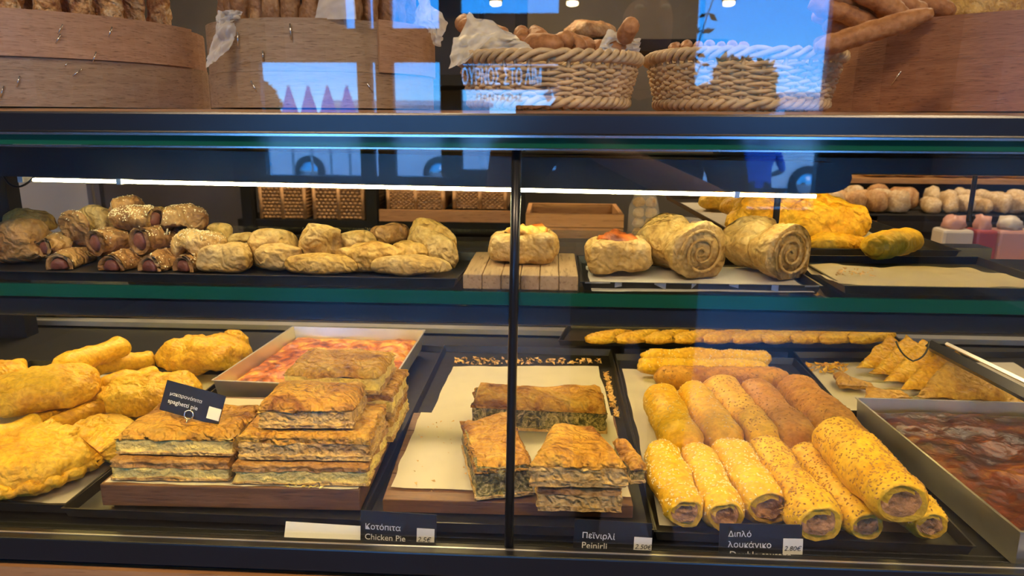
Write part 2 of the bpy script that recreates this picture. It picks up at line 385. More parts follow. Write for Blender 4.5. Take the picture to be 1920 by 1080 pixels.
def sign_text(txt, size, px, py, mat, wpx):
    me = text_mesh(txt, size, mat, .001); xsv = [v.co.x for v in me.vertices]; w = max(xsv) - min(xsv)
    k = (mx_(px + wpx) - mx_(px)) / w; o = new('lettering', me, sg); p = M(px, py)
    o.location = (p.x - sg.location.x - min(xsv) * k, .004, p.z - sg.location.z); o.rotation_euler = (math.radians(90), 0, 0); o.scale = (k, 1, 1)
    return o
sign_text('ΠΑΝΤΑΖΗΣ', .09, 895, 190, 'dark_film', 86)
for k, (px, py, r0) in enumerate(((1036, 142, .03), (1042, 165, .045), (1060, 150, .03), (1046, 182, .03), (1028, 180, .035))):
    p = M(px, py); vs = [V(math.cos(a) * r0 * (1.4 if j % 2 else .8), 0, math.sin(a) * r0 * (1.6 if j % 3 else .9)) for j, a in enumerate([i * math.pi / 5 for i in range(10)])]
    new('emblem', mesh('emblem', vs, [tuple(range(10))], 'sign_letter', False), sg, loc=(p.x - sg.location.x, .004, p.z - sg.location.z))
# ceiling spots in front of the window
for px in (930, 1073, 1219, 1365):
    p = P(px, 7, y=5.4); t = thing('pendant_spot', 'small black pendant spotlight hanging inside the shop front', 'lamp', (p.x, -5.4, p.z), group='pendant spots along the shop front')
    vs, fs = sweep([V(0, 0, .012), V(0, 0, .10), V(0, 0, .13)], lambda q: .055 if q < .9 else .02, 16); new('shade', mesh('shade', vs, fs, 'matte_black'), t)
    vs, fs = sweep([V(0, 0, -.02), V(0, 0, -.012), V(0, 0, .012)], lambda q: .03 if q < .4 else .045, 16); new('bulb', mesh('bulb', vs, fs, 'bulb'), t)
    vs, fs = sweep([V(0, 0, .12), V(0, 0, ZC - p.z)], .004, 6); new('cord', mesh('cord', vs, fs, 'matte_black'), t)
# warm room fill: lamps added over the customers and the shelves behind the counter
def ceiling_fill(x, y, w, d, power, col, lab, z=ZC):
    t = thing('ceiling_fill', lab, 'lamp', (x, y, z - .05), group='added ceiling fill lamps')
    box('housing', (-w / 2 - .02, -d / 2 - .02, .015), (w / 2 + .02, d / 2 + .02, .05), 'matte_black', t)
    l = bpy.data.lights.new('fill_light', 'AREA'); l.shape = 'RECTANGLE'; l.size = w; l.size_y = d; l.energy = power; l.color = col
    o = new('fill_light', l, t, loc=(0, 0, .008))
ceiling_fill(-.9, -1.5, .9, .3, 48, (1, .72, .45), 'flat warm fill lamp added above the customer side')
ceiling_fill(1.3, -1.5, .9, .3, 48, (1, .72, .45), 'flat warm fill lamp added above the customer side')
ceiling_fill(-.8, 1.9, 1.2, .3, 75, (1, .70, .38), 'flat warm fill lamp added above the back shelves')
ceiling_fill(1.7, 1.7, 1.2, .3, 36, (1, .76, .48), 'flat warm fill lamp added above the bread shelves')

# ================================================================== the display case
G = -.012                                   # front glass plane
XA, XB = -1.6, 1.25
def zg(py, px=960, y=G): return P(px, py, y=y).z
case = thing('display_case', 'black framed glass bakery display case with a glass shelf', 'display case', (0, .4, ZF))
CL = case.location.copy()
def cbox(name, a, b, mat, bev=0.0):
    vs, fs = boxvf([min(p, q) for p, q in zip(a, b)], [max(p, q) for p, q in zip(a, b)])
    me = mesh(name, [v - CL for v in vs], fs, mat, False)
    if bev: bevelled(me, bev)
    return new(name, me, case)
z_rt, z_rb = zg(213), zg(252)
cbox('top_rail', (XA, G - .022, z_rb), (XB, G + .012, z_rt), 'black_metal', .002)
cbox('rail_trim', (XA, G - .024, z_rb - .0025), (XB, G + .01, z_rb - .0002), 'steel')
cbox('top_glass', (XA, G - .018, zg(276)), (XB, .42, zg(256)), 'green_glass')
cbox('top_board', (XA, G + .014, z_rt - .012), (XB, .46, z_rt + .003), 'shop_wood')
cbox('glass_clip', (XA, G - .004, zg(281)), (XB, G + .004, zg(278)), 'steel')
cbox('upper_beam', (XA, .14, zg(322, y=.14)), (1.6, .19, zg(288, y=.14)), 'black_metal', .002)
zs1, zs0 = zg(550), zg(574)
SHELF = zs1
cbox('glass_shelf', (XA, G + .008, zs0), (.56, .44, zs1), 'clear_glass')
cbox('shelf_edge', (XA, G + .004, zs0), (.56, G + .008, zs1), 'green_glass')
cbox('shelf_beam', (XA, -.004, zg(610, y=-.004)), (XB + .5, .002, zs0 - .002), 'black_metal', .002)
cbox('side_shelf', (.56, G + .008, zs0 - .004), (1.5, .235, zs1), 'black_metal', .002)
a_, b_ = P(969, 282, y=G), P(954, 1022, y=G)
vs, fs = sweep(line(a_ - CL, b_ - CL, 4), .0052, 14); new('divider_post', mesh('divider_post', vs, fs, 'black_metal'), case)
zf1, zf0 = zg(1024), zg(1066)
for nm, x0, x1 in (('front_pane', XA, a_.x - .001), ('front_pane', b_.x + .001, XB)):
    cbox(nm, (x0, G - .0025, zf1 - .01), (x1, G + .0025, zg(280)), 'clear_glass')
cbox('guard_pane', (XA, G - .003, z_rt - .01), (XB, G + .002, z_rt + .42), 'clear_glass')
cbox('bottom_rail', (XA, G - .02, zf0), (XB, G + .003, zf1), 'black_metal', .002)
cbox('rail_lip', (XA, G - .009, zf1 - .001), (XB, G - .0065, zf1 + .0006), 'aluminium')
cbox('deck', (XA, G + .004, -.03), (XB + .3, 1.12, -.004), 'matte_black')
cbox('plinth_panel', (XA, G - .016, ZF), (XB, G + .02, zf0 - .012), 'shop_wood')
cbox('rail_shadow_gap', (XA, G - .004, zf0 - .012), (XB, G + .02, zf0), 'matte_black')
cbox('back_panel', (XA, 1.10, -.03), (.62, 1.12, .12), 'matte_black')
cbox('back_panel', (.62, 1.16, -.03), (XB + .4, 1.18, .12), 'matte_black')
cbox('carcass', (XA, .02, ZF), (XB + .3, 1.10, -.03), 'matte_black')
p = P(18, 600, y=.78); cbox('corner_post', (p.x - .04, .78, -.004), (p.x + .035, .82, .29), 'matte_black')
p = P(15, 340, y=.40); cbox('corner_post', (p.x - .06, .40, SHELF), (p.x - .005, .43, zg(276) - .001), 'matte_black')
cbox('rear_step', (.16, .695, -.004), (P(1476, 660, y=.70).x, .86, .0285), 'matte_black')
cbox('rear_ledge', (XA, .87, .0), (XB + .2, .90, .012), 'aluminium')
for xx in (.36, .52): cbox('bread_shelf_bar', (xx, .236, zs0), (xx + .02, .92, zs1), 'black_metal')
# end frame of the case on the right
q0, q1 = P(1745, 648, z=.085), P(1925, 742, z=.085)
vs, fs = sweep([q0 - CL, q1 - CL + (q1 - q0) * .4], .011, 4); new('end_rail', mesh('end_rail', vs, fs, 'black_metal', False), case)
q0, q1 = P(1775, 645, z=.09), P(1935, 722, z=.09)
vs, fs = sweep([q0 - CL, q1 - CL + (q1 - q0) * .4], .004, 4); new('end_trim', mesh('end_trim', vs, fs, 'aluminium', False), case)
for px, y0_, ya, yb in ((1455, .187, 372, 476), (1812, .62, 282, 480)):
    a_ = P(px + 6, ya, y=y0_); b_ = P(px - 6, yb, y=y0_)
    vs, fs = sweep(line(V(b_.x, y0_, z_rb) - CL, V(b_.x, y0_, SHELF) - CL, 3), .0042, 10); new('glass_post', mesh('glass_post', vs, fs, 'black_metal'), case)

# lamp over the shelf: black housing with a rounded end and two bare tubes below it
YL = .075
la, lb = P(-40, 333, y=YL), P(1524, 366, y=YL)
lamp = thing('strip_lamp', 'long black strip lamp with a bare glowing tube above the shelf', 'lamp', la.lerp(lb, .5))
LL = lamp.location.copy(); ux = (lb - la).normalized()
e_ = P(1580, 366, y=YL)
Hh = .034
prof = []
L2 = (e_ - LL).length; L1 = -(la - LL).length - .1
pts = [V(L1, 0, .004), V(L2 - .03, 0, .004)] + [V(L2 - .028 + .028 * math.sin(a), 0, .004 + Hh * .5 - Hh * .5 * math.cos(a)) for a in [i * math.pi / 10 for i in range(1, 10)]] + [V(L2 - .03, 0, .004 + Hh), V(L1, 0, .004 + Hh)]
n_ = len(pts); vs = [p + V(0, -.02, 0) for p in pts] + [p + V(0, .03, 0) for p in pts]
fs = [tuple(range(n_)), tuple(range(2 * n_ - 1, n_ - 1, -1))] + [(i, (i + 1) % n_, n_ + (i + 1) % n_, n_ + i) for i in range(n_)]
hs = new('housing', mesh('housing', vs, fs, 'black_metal', False), lamp)
lamp.rotation_euler = (0, -math.asin(ux.z), 0)
def tube(x0, x1):
    o = new('tube', mesh('tube', *sweep(line(V(x0, -.012, 0), V(x1, -.012, 0), 2), .0021, 10), 'led_cool'), lamp)
def lx(px): return (P(px, 350, y=YL).x - LL.x)
tube(lx(78), lx(236)); tube(lx(244), lx(1372)); tube(lx(1380), lx(1524))
for s in (60, 240, 1376): box('clip', (lx(s) - .003, -.018, -.003), (lx(s) + .003, .004, .006), 'aluminium', lamp)
cb = new('cable', mesh('cable', *sweep(bez(V(lx(20), -.01, .006), V(lx(40), -.015, -.022), V(lx(80), -.012, .003), 10), .0013, 6), 'wire'), lamp)
# lamp under the shelf beam, lighting the deck
lam2 = thing('strip_lamp', 'black strip lamp glowing amber hidden under the shelf beam', 'lamp', (0, .016, zs0 - .0195))
box('housing', (XA, -.012, .0), (XB + .3, .02, .014), 'black_metal', lam2)
new('tube', mesh('tube', *sweep(line(V(XA + .03, 0, -.005), V(XB + .2, 0, -.005), 2), .0042, 10), 'led_warm'), lam2)
back_fill = thing('strip_lamp', 'added amber fill strip, out of sight at the back of the lower deck', 'lamp', (.0, .46, zs0 - .02))  # added strip, hidden from view, that brightens the rear of the deck
box('housing', (XA, -.018, .0), (.72, .02, .014), 'black_metal', back_fill); box('lip', (XA, -.022, -.014), (.72, -.018, .014), 'black_metal', back_fill)
new('tube', mesh('tube', *sweep(line(V(XA + .03, 0, -.005), V(.70, 0, -.005), 2), .0042, 10), 'led_warm'), back_fill)
lam4 = thing('strip_lamp', 'short black strip lamp glowing amber above the large yellow breads', 'lamp', (.50, .235, zg(276) - .016))
box('housing', (-.28, -.018, .0), (.28, .02, .012), 'black_metal', lam4); box('lip', (-.28, -.022, -.012), (.28, -.018, .012), 'black_metal', lam4)
new('tube', mesh('tube', *sweep(line(V(-.27, 0, -.005), V(.27, 0, -.005), 2), .003, 10), 'led_amber'), lam4)
wl = [P(1680, 640, y=.1), P(1690, 668, y=.1), P(1712, 677, y=.1), P(1735, 672, y=.1), P(1742, 640, y=.1)]
pth = bez(wl[0], wl[1] * 1.0, wl[2], 6)[:-1] + bez(wl[2], wl[3] + (wl[3] - wl[2]) * .2, wl[4], 6)
solid('wire_loop', sweep(pth, .0011, 6), 'wire', 'black wire loop hanging from the beam above the triangle pastries', 'wire')
# ================================================================== makers
def quadpan(name, q, h, t, flare, mat, label, cat, group=None, two=None):
    """tray or pan: q = four corners at the bottom (fl, fr, br, bl), open top, walls of thickness t leaning out by flare"""
    c = sum(q, V(0, 0, 0)) / 4
    def loop(off, z):
        out = []
        for p in q:
            d = V(p.x - c.x, p.y - c.y, 0); sx = 1 if d.x > 0 else -1; sy = 1 if d.y > 0 else -1
            out.append(V(p.x + sx * off, p.y + sy * off, p.z + z))
        return out
    Ls = [loop(0, 0), loop(flare, h), loop(flare + t * 1.6, h), loop(flare + t * 1.6, h + t * .8), loop(flare - t * .4, h + t * .8), loop(-t, t)]
    vs = [v for l in Ls for v in l]; fs = [(0, 3, 2, 1)]
    for k in range(5):
        for i in range(4):
            j = (i + 1) % 4; fs.append((k * 4 + i, k * 4 + j, k * 4 + 4 + j, k * 4 + 4 + i))
    fs.append((20, 21, 22, 23))
    fm = None
    if two: mat = [mat, two]; fm = [0] + [1 if k in (2, 3) and False else 0 for k in range(5) for i in range(4)] + [0]
    return solid(name, (vs, fs), mat, label, cat, group, smooth=False, fm=fm)
def px4(pts, z): return [P(x, y, z=z) for x, y in pts]
def sheet(name, q, mat, label, wav=.002, z=0.0, freq=9, seed=0, nx=16, ny=16, curl=0.0, group=None, cat='paper'):
    def fn(u, v):
        p = q[0].lerp(q[1], u).lerp(q[3].lerp(q[2], u), v)
        p = p + V(0, 0, z + wav * (fbm(V(p.x * freq, p.y * freq, seed), 3) + .6) + curl * (max(0, abs(u - .5) * 2 - .8) / .2) ** 2)
        e = .004 * fbm(V(u * 5, v * 5, seed + 3), 2)
        return p + V(e, e, 0)
    vs, fs = gridsheet(fn, nx, ny)
    return solid(name, (vs, fs), mat, label, cat, group)
def crumbs(name, spots, mat, label, n, size=.003, parent=None):
    vs, fs = [], []
    for i in range(n):
        q = spots[R.randrange(len(spots))]; u, v = R.random(), R.random()
        p = q[0].lerp(q[1], u).lerp(q[3].lerp(q[2], u), v); s = size * R.uniform(.35, 1.2); o = len(vs)
        vs += [p + V(R.uniform(-s, s), R.uniform(-s, s), R.uniform(0, s * 1.1)) for k in range(5)]
        fs += [(o, o + 1, o + 2), (o, o + 2, o + 3), (o, o + 3, o + 1), (o + 1, o + 2, o + 4), (o + 2, o + 3, o + 4), (o + 1, o + 3, o + 4)]
    return solid(name, (vs, fs), mat, label, 'crumbs', kind='stuff', smooth=False)

SEED = [0]
def nseed(): SEED[0] += 1; return SEED[0]
def log_roll(name, a, b, r, mat, label, cat, group=None, seed_mat=None, nseeds=0, fill='meat', sq=.85, bend=0.0, fillend=1, bulge=.06, rough_amp=.0025):
    """filled pastry roll lying from a (far end) to b (near end), open near end showing layers and filling"""
    s = nseed(); c = (a + b) / 2; base = V(c.x, c.y, min(a.z, b.z) - r * sq)
    t = thing(name, label, cat, base, group=group)
    a, b = a - base, b - base; mid = (a + b) / 2 + (b - a).cross(V(0, 0, 1)).normalized() * bend
    path = bez(a, mid, b, 26)
    def rad(q):
        e = 1.0
        if q < .1: e = math.sqrt(max(0.02, 1 - ((.1 - q) / .1) ** 2)) * .75 + .25 if q > 0 else .25
        if q > .93: e = 1 - .22 * ((q - .93) / .07) ** 2
        return r * e * (1 + bulge * math.sin(q * 9 + s))
    vf = sweep(path, rad, 22, True, False, sq)
    vs = []
    for v in vf[0]:
        k = fbm(v * 22 + V(s, s * 2, 0), 4); m2 = fbm(v * 90 + V(0, s, 3), 2)
        ax = a + (b - a) * max(0, min(1, (v - a).dot(b - a) / (b - a).length_squared)); d = (v - ax).normalized()
        w = v + d * (rough_amp * k * 1.6 + .0006 * m2); w.z = max(0.0, w.z); vs.append(w)
    new('dough', mesh('dough', vs, vf[1], mat), t)
    # near end: an inward fold of dough and ragged filling
    d = (b - a).normalized(); A = frames(path)[-1]
    ring = vs[-22:]; cen = sum(ring, V(0, 0, 0)) / 22
    ev, ef = [], []
    ks = (1.0, .93, .78, .62, .45, .2); off = (0, .004, -.003, .003, -.005, -.003) if fill != mat else (0, .003, .007, .009, .010, .011)
    for j, k in enumerate(ks):
        for i in range(22):
            p = cen + (ring[i] - cen) * k + d * off[j]; ev.append(p + d * .0045 * fbm(p * 110 + V(s, 0, 0), 3) * (1 if j else 0))
    for j in range(len(ks) - 1):
        for i in range(22): ef.append((j * 22 + i, j * 22 + (i + 1) % 22, (j + 1) * 22 + (i + 1) % 22, (j + 1) * 22 + i))
    ef.append(tuple(5 * 22 + i for i in range(22)))
    fm = [0 if i < 52 else 1 for i in range(len(ef))]
    new('filled_end', mesh('filled_end', ev, ef, [mat, fill], True, fm), t)
    if seed_mat:
        pc = c - base
        pts = scatter((vs, vf[1]), nseeds, lambda p, n: p.z > r * sq * .7)
        pts = [(p, n if n.z > 0 else -n) for p, n in pts]
        seeds('sesame_seeds', t, pts, seed_mat, .0021)
    return t
def puff(name, c, a, b, h, mat, label, cat, rz=0.0, group=None, shape='round', amp=.12, freq=14, tilt=(0, 0), crimp=False, base=.35, e2=.75, nu=72, nv=28, lines=0.0, flaky=.05):
    """baked parcel; c = middle of its underside"""
    s = nseed()
    def out(u):
        if shape == 'tri': return (.72 + .38 * abs(math.cos(1.5 * u)) ** 1.6)
        if shape == 'moon': return 1.0 - .34 * max(0, -math.sin(u)) ** .6
        if shape == 'almond': return .86 + .22 * abs(math.cos(u)) ** 6
        if shape == 'square': return min(1.32, 1 / max(abs(math.cos(u)), abs(math.sin(u)))) * .92
        return 1.0 + .04 * math.sin(3 * u + s)
    vs, fs = pad(a, b, h, nu, nv, 1.0, e2, base, out)
    o = []
    for v in vs:
        k = fbm(v * freq + V(s * 5.1, s * 1.7, s), 4); k2 = fbm(v * freq * 4.5 + V(s, 0, s * 3), 3)
        d = V(v.x / (a * a), v.y / (b * b), (v.z - h * .4) / (h * h)).normalized()
        rg_ = 1 - abs(fbm(V(v.x * freq * 1.6 + s, v.y * freq * 3.6, v.z * freq * 3.6 + s * .3), 3)) * 1.6
        f = v + d * (h * amp * 1.7 * k + h * .04 * k2 + h * flaky * (rg_ - .5))
        if lines: f.z += h * lines * math.sin(v.x / a * 9 + 2.5 * k) * max(0, v.z / h)
        f.z = max(f.z, 0.0); o.append(f)
    me = mesh(name, o, fs, mat)
    if not crimp:
        ob = new(name, me, None, label, cat, group, None, c); ob.rotation_euler = (tilt[0], tilt[1], rz); return ob
    t = thing(name, label, cat, c, (tilt[0], tilt[1], rz), group)
    new('crust', me, t)
    n = 64; path = []
    for i in range(n + 1):
        u = 2 * math.pi * i / n * .72 - 1.9
        w = 1.0 + .018 * math.sin(i * 2.6); path.append(V(a * out(u) * w * math.cos(u), b * out(u) * w * math.sin(u), h * base * .95 + .0025 * math.sin(i * 1.4)))
    cv, cf = sweep(path, lambda q: h * .13 * (1 + .35 * math.sin(q * n * 1.25)), 8)
    new('crimped_edge', mesh('crimped_edge', cv, cf, mat), t)
    return t
def slab(name, c, w, d, h, label, cat, rz=0.0, group=None, tilt=(0, 0), top='pie_top', fill='cheese_fill', side='pie_side', shape=None, frac=(.16, .62), amp=1.0, closed=False, dome=.22):
    """cut piece of layered pie: bottom crust, filling, blistered top crust"""
    s = nseed(); t = thing(name, label, cat, c, (tilt[0], tilt[1], rz), group)
    def layer(z0, z1, ov, ampz, nm, mt, dome=0.0, nx=22, ny=16, nz=4, ragged=.0012):
        vs, fs = [], []
        def pt(u, v, k):
            x, y = (u - .5) * (w + 2 * ov), (v - .5) * (d + 2 * ov)
            if shape == 'wedge': x *= (1.0 - .55 * v)
            rx = min(u, 1 - u) * w; ry = min(v, 1 - v) * d; e = min(rx, ry)
            z = z0 + (z1 - z0) * k
            def wob(zz): return 0 if zz < 1e-6 else .0035 * fbm(V(x * 22, y * 22, s + zz * 40), 3)
            z += wob(z0) * (1 - k) + (wob(z1) if dome == 0 else 0) * k
            if dome: sh_ = math.exp(-e / .007) * .10; x *= 1 - sh_ * .35; y *= 1 - sh_ * .35
            edge = 1 - math.exp(-e / .006)
            if k == 1: z += dome * h * edge * (.5 + fbm(V(x * 16, y * 16, s), 4) * 1.0) * ampz - (1 - edge) * dome * h * 1.1
            return V(x, y, z)
        n = 0; top_ = [[pt(i / nx, j / ny, 1) for i in range(nx + 1)] for j in range(ny + 1)]
        idx = {}
        for j in range(ny + 1):
            for i in range(nx + 1): idx[(i, j)] = len(vs); vs.append(top_[j][i])
        for j in range(ny):
            for i in range(nx): fs.append((idx[(i, j)], idx[(i + 1, j)], idx[(i + 1, j + 1)], idx[(i, j + 1)]))
        per = [(i, 0) for i in range(nx)] + [(nx, j) for j in range(ny)] + [(nx - i, ny) for i in range(nx)] + [(0, ny - j) for j in range(ny)]
        prev = [idx[p] for p in per]
        for k in range(nz - 1, -1, -1):
            cur = []
            for (i, j) in per:
                tp = top_[j][i]; bt = pt(i / nx, j / ny, 0); p = bt.lerp(tp, k / nz)
                o = V(p.x, p.y, 0).normalized() * ragged * (fbm(V(p.x * 60, p.y * 60, p.z * 120 + s), 3) * 1.8 + .4 * math.sin(k * 2.2))
                cur.append(len(vs)); vs.append(p + o)
            for m in range(len(per)):
                m2 = (m + 1) % len(per); fs.append((prev[m2], prev[m], cur[m], cur[m2]))
            prev = cur
        fs.append(tuple(prev))
        new(nm, mesh(nm, vs, fs, mt), t)
    layer(0, h * frac[0], .001, 0, 'bottom_crust', side, ragged=.0012)
    layer(h * frac[0], h * frac[1], -.001 if not closed else .001, 0, 'filling', fill if not closed else side, ragged=.0022)
    layer(h * frac[1], h * .92, .0025, amp, 'top_crust', [top], dome=dome, ragged=.003)
    return t

# ================================================================== lower deck
Z0 = .004
# --- tray of yellow filled pies (left)
q = px4([(-330, 945), (122, 962), (446, 694), (60, 690)], Z0)
quadpan('baking_tray', q, .014, .0012, .004, 'tray_black', 'black baking tray under the yellow calzone pies', 'tray')
sheet('parchment_sheet', px4([(-290, 930), (124, 945), (430, 704), (80, 702)], Z0 + .002), 'parchment', 'white parchment under the yellow calzone pies', .0015)
GY = 'yellow filled pies on the left tray'
def wpix(p, n): return n * mpp(p)
def yp(px, py, z, hw, ratio, h, label, **k):
    c = P(px, py, z=z); a = wpix(c, hw); k.setdefault('flaky', .028); return puff('filled_pie', c, a, a * ratio, h, k.pop('mat', 'crust_yellow'), label, 'pie', group=GY, **k)
yp(62, 895, .012, 112, .95, .060, 'large yellow half-moon pie with a crimped rope edge', rz=.5, crimp=True, amp=.08, freq=22)
yp(186, 852, .012, 74, 1.0, .050, 'yellow crinkled pie tucked behind the spaghetti pie pieces', rz=.2, amp=.12, freq=22)
yp(84, 760, .030, 100, .75, .062, 'folded yellow pie with a smooth domed lid beside the thin rolls', rz=.4, amp=.10, freq=16)
yp(286, 762, .016, 92, .80, .050, 'round yellow pie behind the spaghetti pie card', rz=.1, amp=.14, freq=22)
yp(384, 688, .016, 82, .75, .062, 'tall round yellow pie with flaky swirls against the metal pan', amp=.13, freq=22, lines=.04)
yp(446, 672, .012, 27, .9, .055, 'yellow pie wedged between the tall round pie and the metal pan', amp=.14, freq=22)
yp(-5, 740, .03, 55, .8, .06, 'yellow pie cut by the case corner post', amp=.1)
def yr(pa, pb, z, hw, label, mat='crust_yellow', name='filled_roll', bend=0.0):
    a, b = P(*pa, z=z), P(*pb, z=z); r = wpix(b, hw)
    return log_roll(name, a, b, r, mat, label, 'roll', GY, fill=mat, sq=.8, bend=bend, rough_amp=.003)
yr((235, 648), (108, 690), .075, 27, 'smooth yellow roll lying on top at the back of the left tray', 'crust_roll')
yr((298, 698), (190, 722), .034, 20, 'smooth yellow roll in front of its plump twin by the tall round pie', 'crust_roll')
yr((290, 670), (178, 690), .038, 21, 'plump smooth yellow roll leaning on its twin', 'crust_roll')
yr((195, 730), (75, 785), .028, 20, 'thin yellow roll under the folded pie', 'crust_yellow')
yr((240, 742), (95, 800), .028, 21, 'long thin golden roll under the folded pie', 'crust_yellow')
yr((80, 795), (-40, 835), .030, 30, 'yellow roll above the rope-edged pie', 'crust_roll')
yr((50, 692), (-60, 702), .05, 24, 'yellow roll at the back beside the corner post', 'crust_roll')

# --- spaghetti pie tray
q = px4([(128, 968), (672, 990), (828, 662), (535, 640)], Z0)
quadpan('baking_tray', q, .013, .0012, .003, 'tray_black', 'black baking tray under the spaghetti pie board', 'tray')
fl, fr = P(192, 948, z=.012), P(676, 958, z=.012); ux_ = (fr - fl).normalized()
Wb = (fr - fl).length; rzb = math.atan2(ux_.y, ux_.x); bd = .30
bt = thing('wooden_board', 'dark wooden board carrying the spaghetti pie pieces', 'board', fl, (0, 0, rzb))
for i in range(5): box('strip', (0, i * bd / 5, 0), (Wb, (i + 1) * bd / 5 - .0006, .030), 'board_brown', bt, bev=.0015)
uy_ = V(-ux_.y, ux_.x, 0); ZB = .042
def bp(u, v, z=ZB): p = fl + ux_ * u + uy_ * v; return V(p.x, p.y, z)
sheet('parchment_sheet', [bp(.004, .004), bp(Wb - .002, .0), bp(Wb - .004, .29), bp(.004, .29)], 'parchment', 'white parchment between the wooden board and the spaghetti pie pieces', .0006, .0006)
GS = 'spaghetti pie pieces'
w1, w2 = Wb * .455, Wb * .515; dd = .118
x1, x2 = .012 + w1 / 2, .020 + w1 + w2 / 2
def sp(u, v, z, w, d, h, lab, rz=0, tilt=(0, 0), top='pie_top', **k):
    return slab('spaghetti_pie_piece', bp(u, v, z), w, d, h, lab, 'pie', rzb + rz, GS, tilt, top, **k)
zz = ZB + .003
sp(x1, .008 + dd / 2, zz, w1, dd, .030, 'flat spaghetti pie piece under the one holding the card', .01, top='puff_brown', frac=(.1, .58), dome=.03)
sp(x2, .004 + dd / 2, zz, w2, dd, .029, 'bottom spaghetti pie piece of the tall stack, crumb at its foot', 0, top='puff_brown', frac=(.1, .62), dome=.03)
sp(x2 + .012, .016 + dd * 1.5, zz, w2 * .95, dd, .034, 'bottom spaghetti pie piece at the back of the tall stack', -.02, dome=.03)
sp(x1 + .004, .014 + dd / 2, zz + .031, w1, dd * .92, .030, 'spaghetti pie piece with the wire card stuck in its top', -.01, frac=(.1, .66))
sp(x2 + .004, .010 + dd / 2, zz + .030, w2 * .97, dd * .95, .036, 'thick pale spaghetti pie piece second in the tall stack', .01, fill='pie_side', dome=.06)
sp(x2 + .018, .020 + dd * 1.5, zz + .0355, w2 * .88, dd * .95, .036, 'spaghetti pie piece second from below at the back of the stack', -.02, dome=.03)
sp(x2 + .004, .016 + dd * .42, zz + .0685, w2 * .70, dd * .70, .036, 'top spaghetti pie piece at the front of the tall stack, folded crust', .03, fill='pie_side')
sp(x2 + .010, .030 + dd * 1.30, zz + .0725, w2 * .80, dd * .85, .038, 'top spaghetti pie piece at the back of the tall stack, blistered crust', -.04)
cr = px4([(560, 905), (590, 905), (590, 930), (555, 930)], ZB - .004)
crumbs('pie_crumbs', [[bp(x2 - .02, .001), bp(x2 + .03, .001), bp(x2 + .03, .006), bp(x2 - .02, .006)]], 'cheese_fill', 'pale spaghetti crumbs at the foot of the tall pie stack', 26, .004)
# --- wire card
def price_card(name, c, w, h, rot, label, lines, price=None, psz=.010, corner='r'):
    t = thing(name, label, 'price card', c, rot)
    vs, fs = boxvf((-w / 2, -.0005, 0), (w / 2, .0005, h)); me = mesh('card', vs, fs, 'card_black', False)
    new('card', me, t)
    for txt, tw_, x, z in lines:                                   # each line is set to its width on the card
        me = text_mesh(txt, .02, 'white_ink', .0001); xv = [v.co.x for v in me.vertices]; k_ = tw_ / (max(xv) - min(xv))
        o = new('lettering', me, t); o.scale = (k_, k_, 1); o.location = (x - w / 2, -.0008, z); o.rotation_euler = (math.radians(90), 0, 0)
    if price is not None:
        x0, z0, pw, ph, txt = price
        s_ = box('price_sticker', (x0 - w / 2, -.0009, z0), (x0 - w / 2 + pw, -.0006, z0 + ph), 'sticker', t)
        if txt:
            o = new('handwriting', text_mesh(txt, psz, 'pen_ink', .0001, .25), s_); o.location = (-pw / 2 + .001, -.0006, ph * .25); o.rotation_euler = (math.radians(90), 0, 0)
    return t
cp = P(360, 757, y=.102); cw = 116 * mpp(cp); chh = 58 * mpp(cp)
ct = price_card('price_card', P(354, 783, y=.102), cw, chh, (math.radians(-14), math.radians(14), math.radians(-2)), 'tilted black card reading spaghetti pie on a wire clip',
                [('μακαρονόпιτα', cw * .54, cw * .10, chh * .56), ('spaghetti pie', cw * .50, cw * .10, chh * .30)], (cw * .78, .006, cw * .21, .016, ''))
rg = sweep([V(math.cos(a) * .006, -.002, math.sin(a) * .006 + .004) for a in [i * math.pi / 8 for i in range(17)]], .0011, 8, False, False)
st = sweep(line(V(0, -.002, -.002), V(-.004, .004, -.030), 4), .0009, 6)
new('wire_clip', mesh('wire_clip', *join(rg, st), 'steel'), ct)

# --- metal pan with the red-yellow casserole
def pan(name, corners, z, h, label, mat_in, lab_in, fillz, amp, freq=18, flare=.006):
    q = px4(corners, z); quadpan(name, q, h, .0016, flare, 'aluminium', label, 'pan')
    s = nseed(); c = sum(q, V(0, 0, 0)) / 4
    def fn(u, v):
        p = q[0].lerp(q[1], u).lerp(q[3].lerp(q[2], u), v); d = (p - c); p = c + d * .97
        e = min(u, 1 - u, v, 1 - v); ed = 1 - math.exp(-e * 40)
        hh = fbm(V(p.x * freq, p.y * freq, s), 4); rid = 1 - abs(fbm(V(p.x * freq * 1.3, p.y * freq * 1.3, s + 9), 3))
        return V(p.x, p.y, z + fillz + amp * (hh + .8 * rid * ed) - .004 * (1 - ed))
    vs, fs = gridsheet(fn, 70, 70)
    n = 70; per = [i for i in range(n)] + [n + j * (n + 1) for j in range(n)] + [n * (n + 1) + n - i for i in range(n)] + [(n - j) * (n + 1) for j in range(n)]
    o = len(vs); vs += [V(vs[i].x, vs[i].y, z + .003) for i in per]; m = len(per)
    fs += [(per[i], o + i, o + (i + 1) % m, per[(i + 1) % m]) for i in range(m)] + [tuple(o + i for i in range(m))]
    solid('baked_casserole', (vs, fs), mat_in, lab_in, 'casserole')
pan('roasting_pan', [(413, 752), (722, 766), (790, 655), (556, 648)], .018, .040, 'square aluminium pan at the back holding the red-topped bake', 'casserole_red', 'red and yellow blistered bake in the aluminium pan at the back', .022, .006)

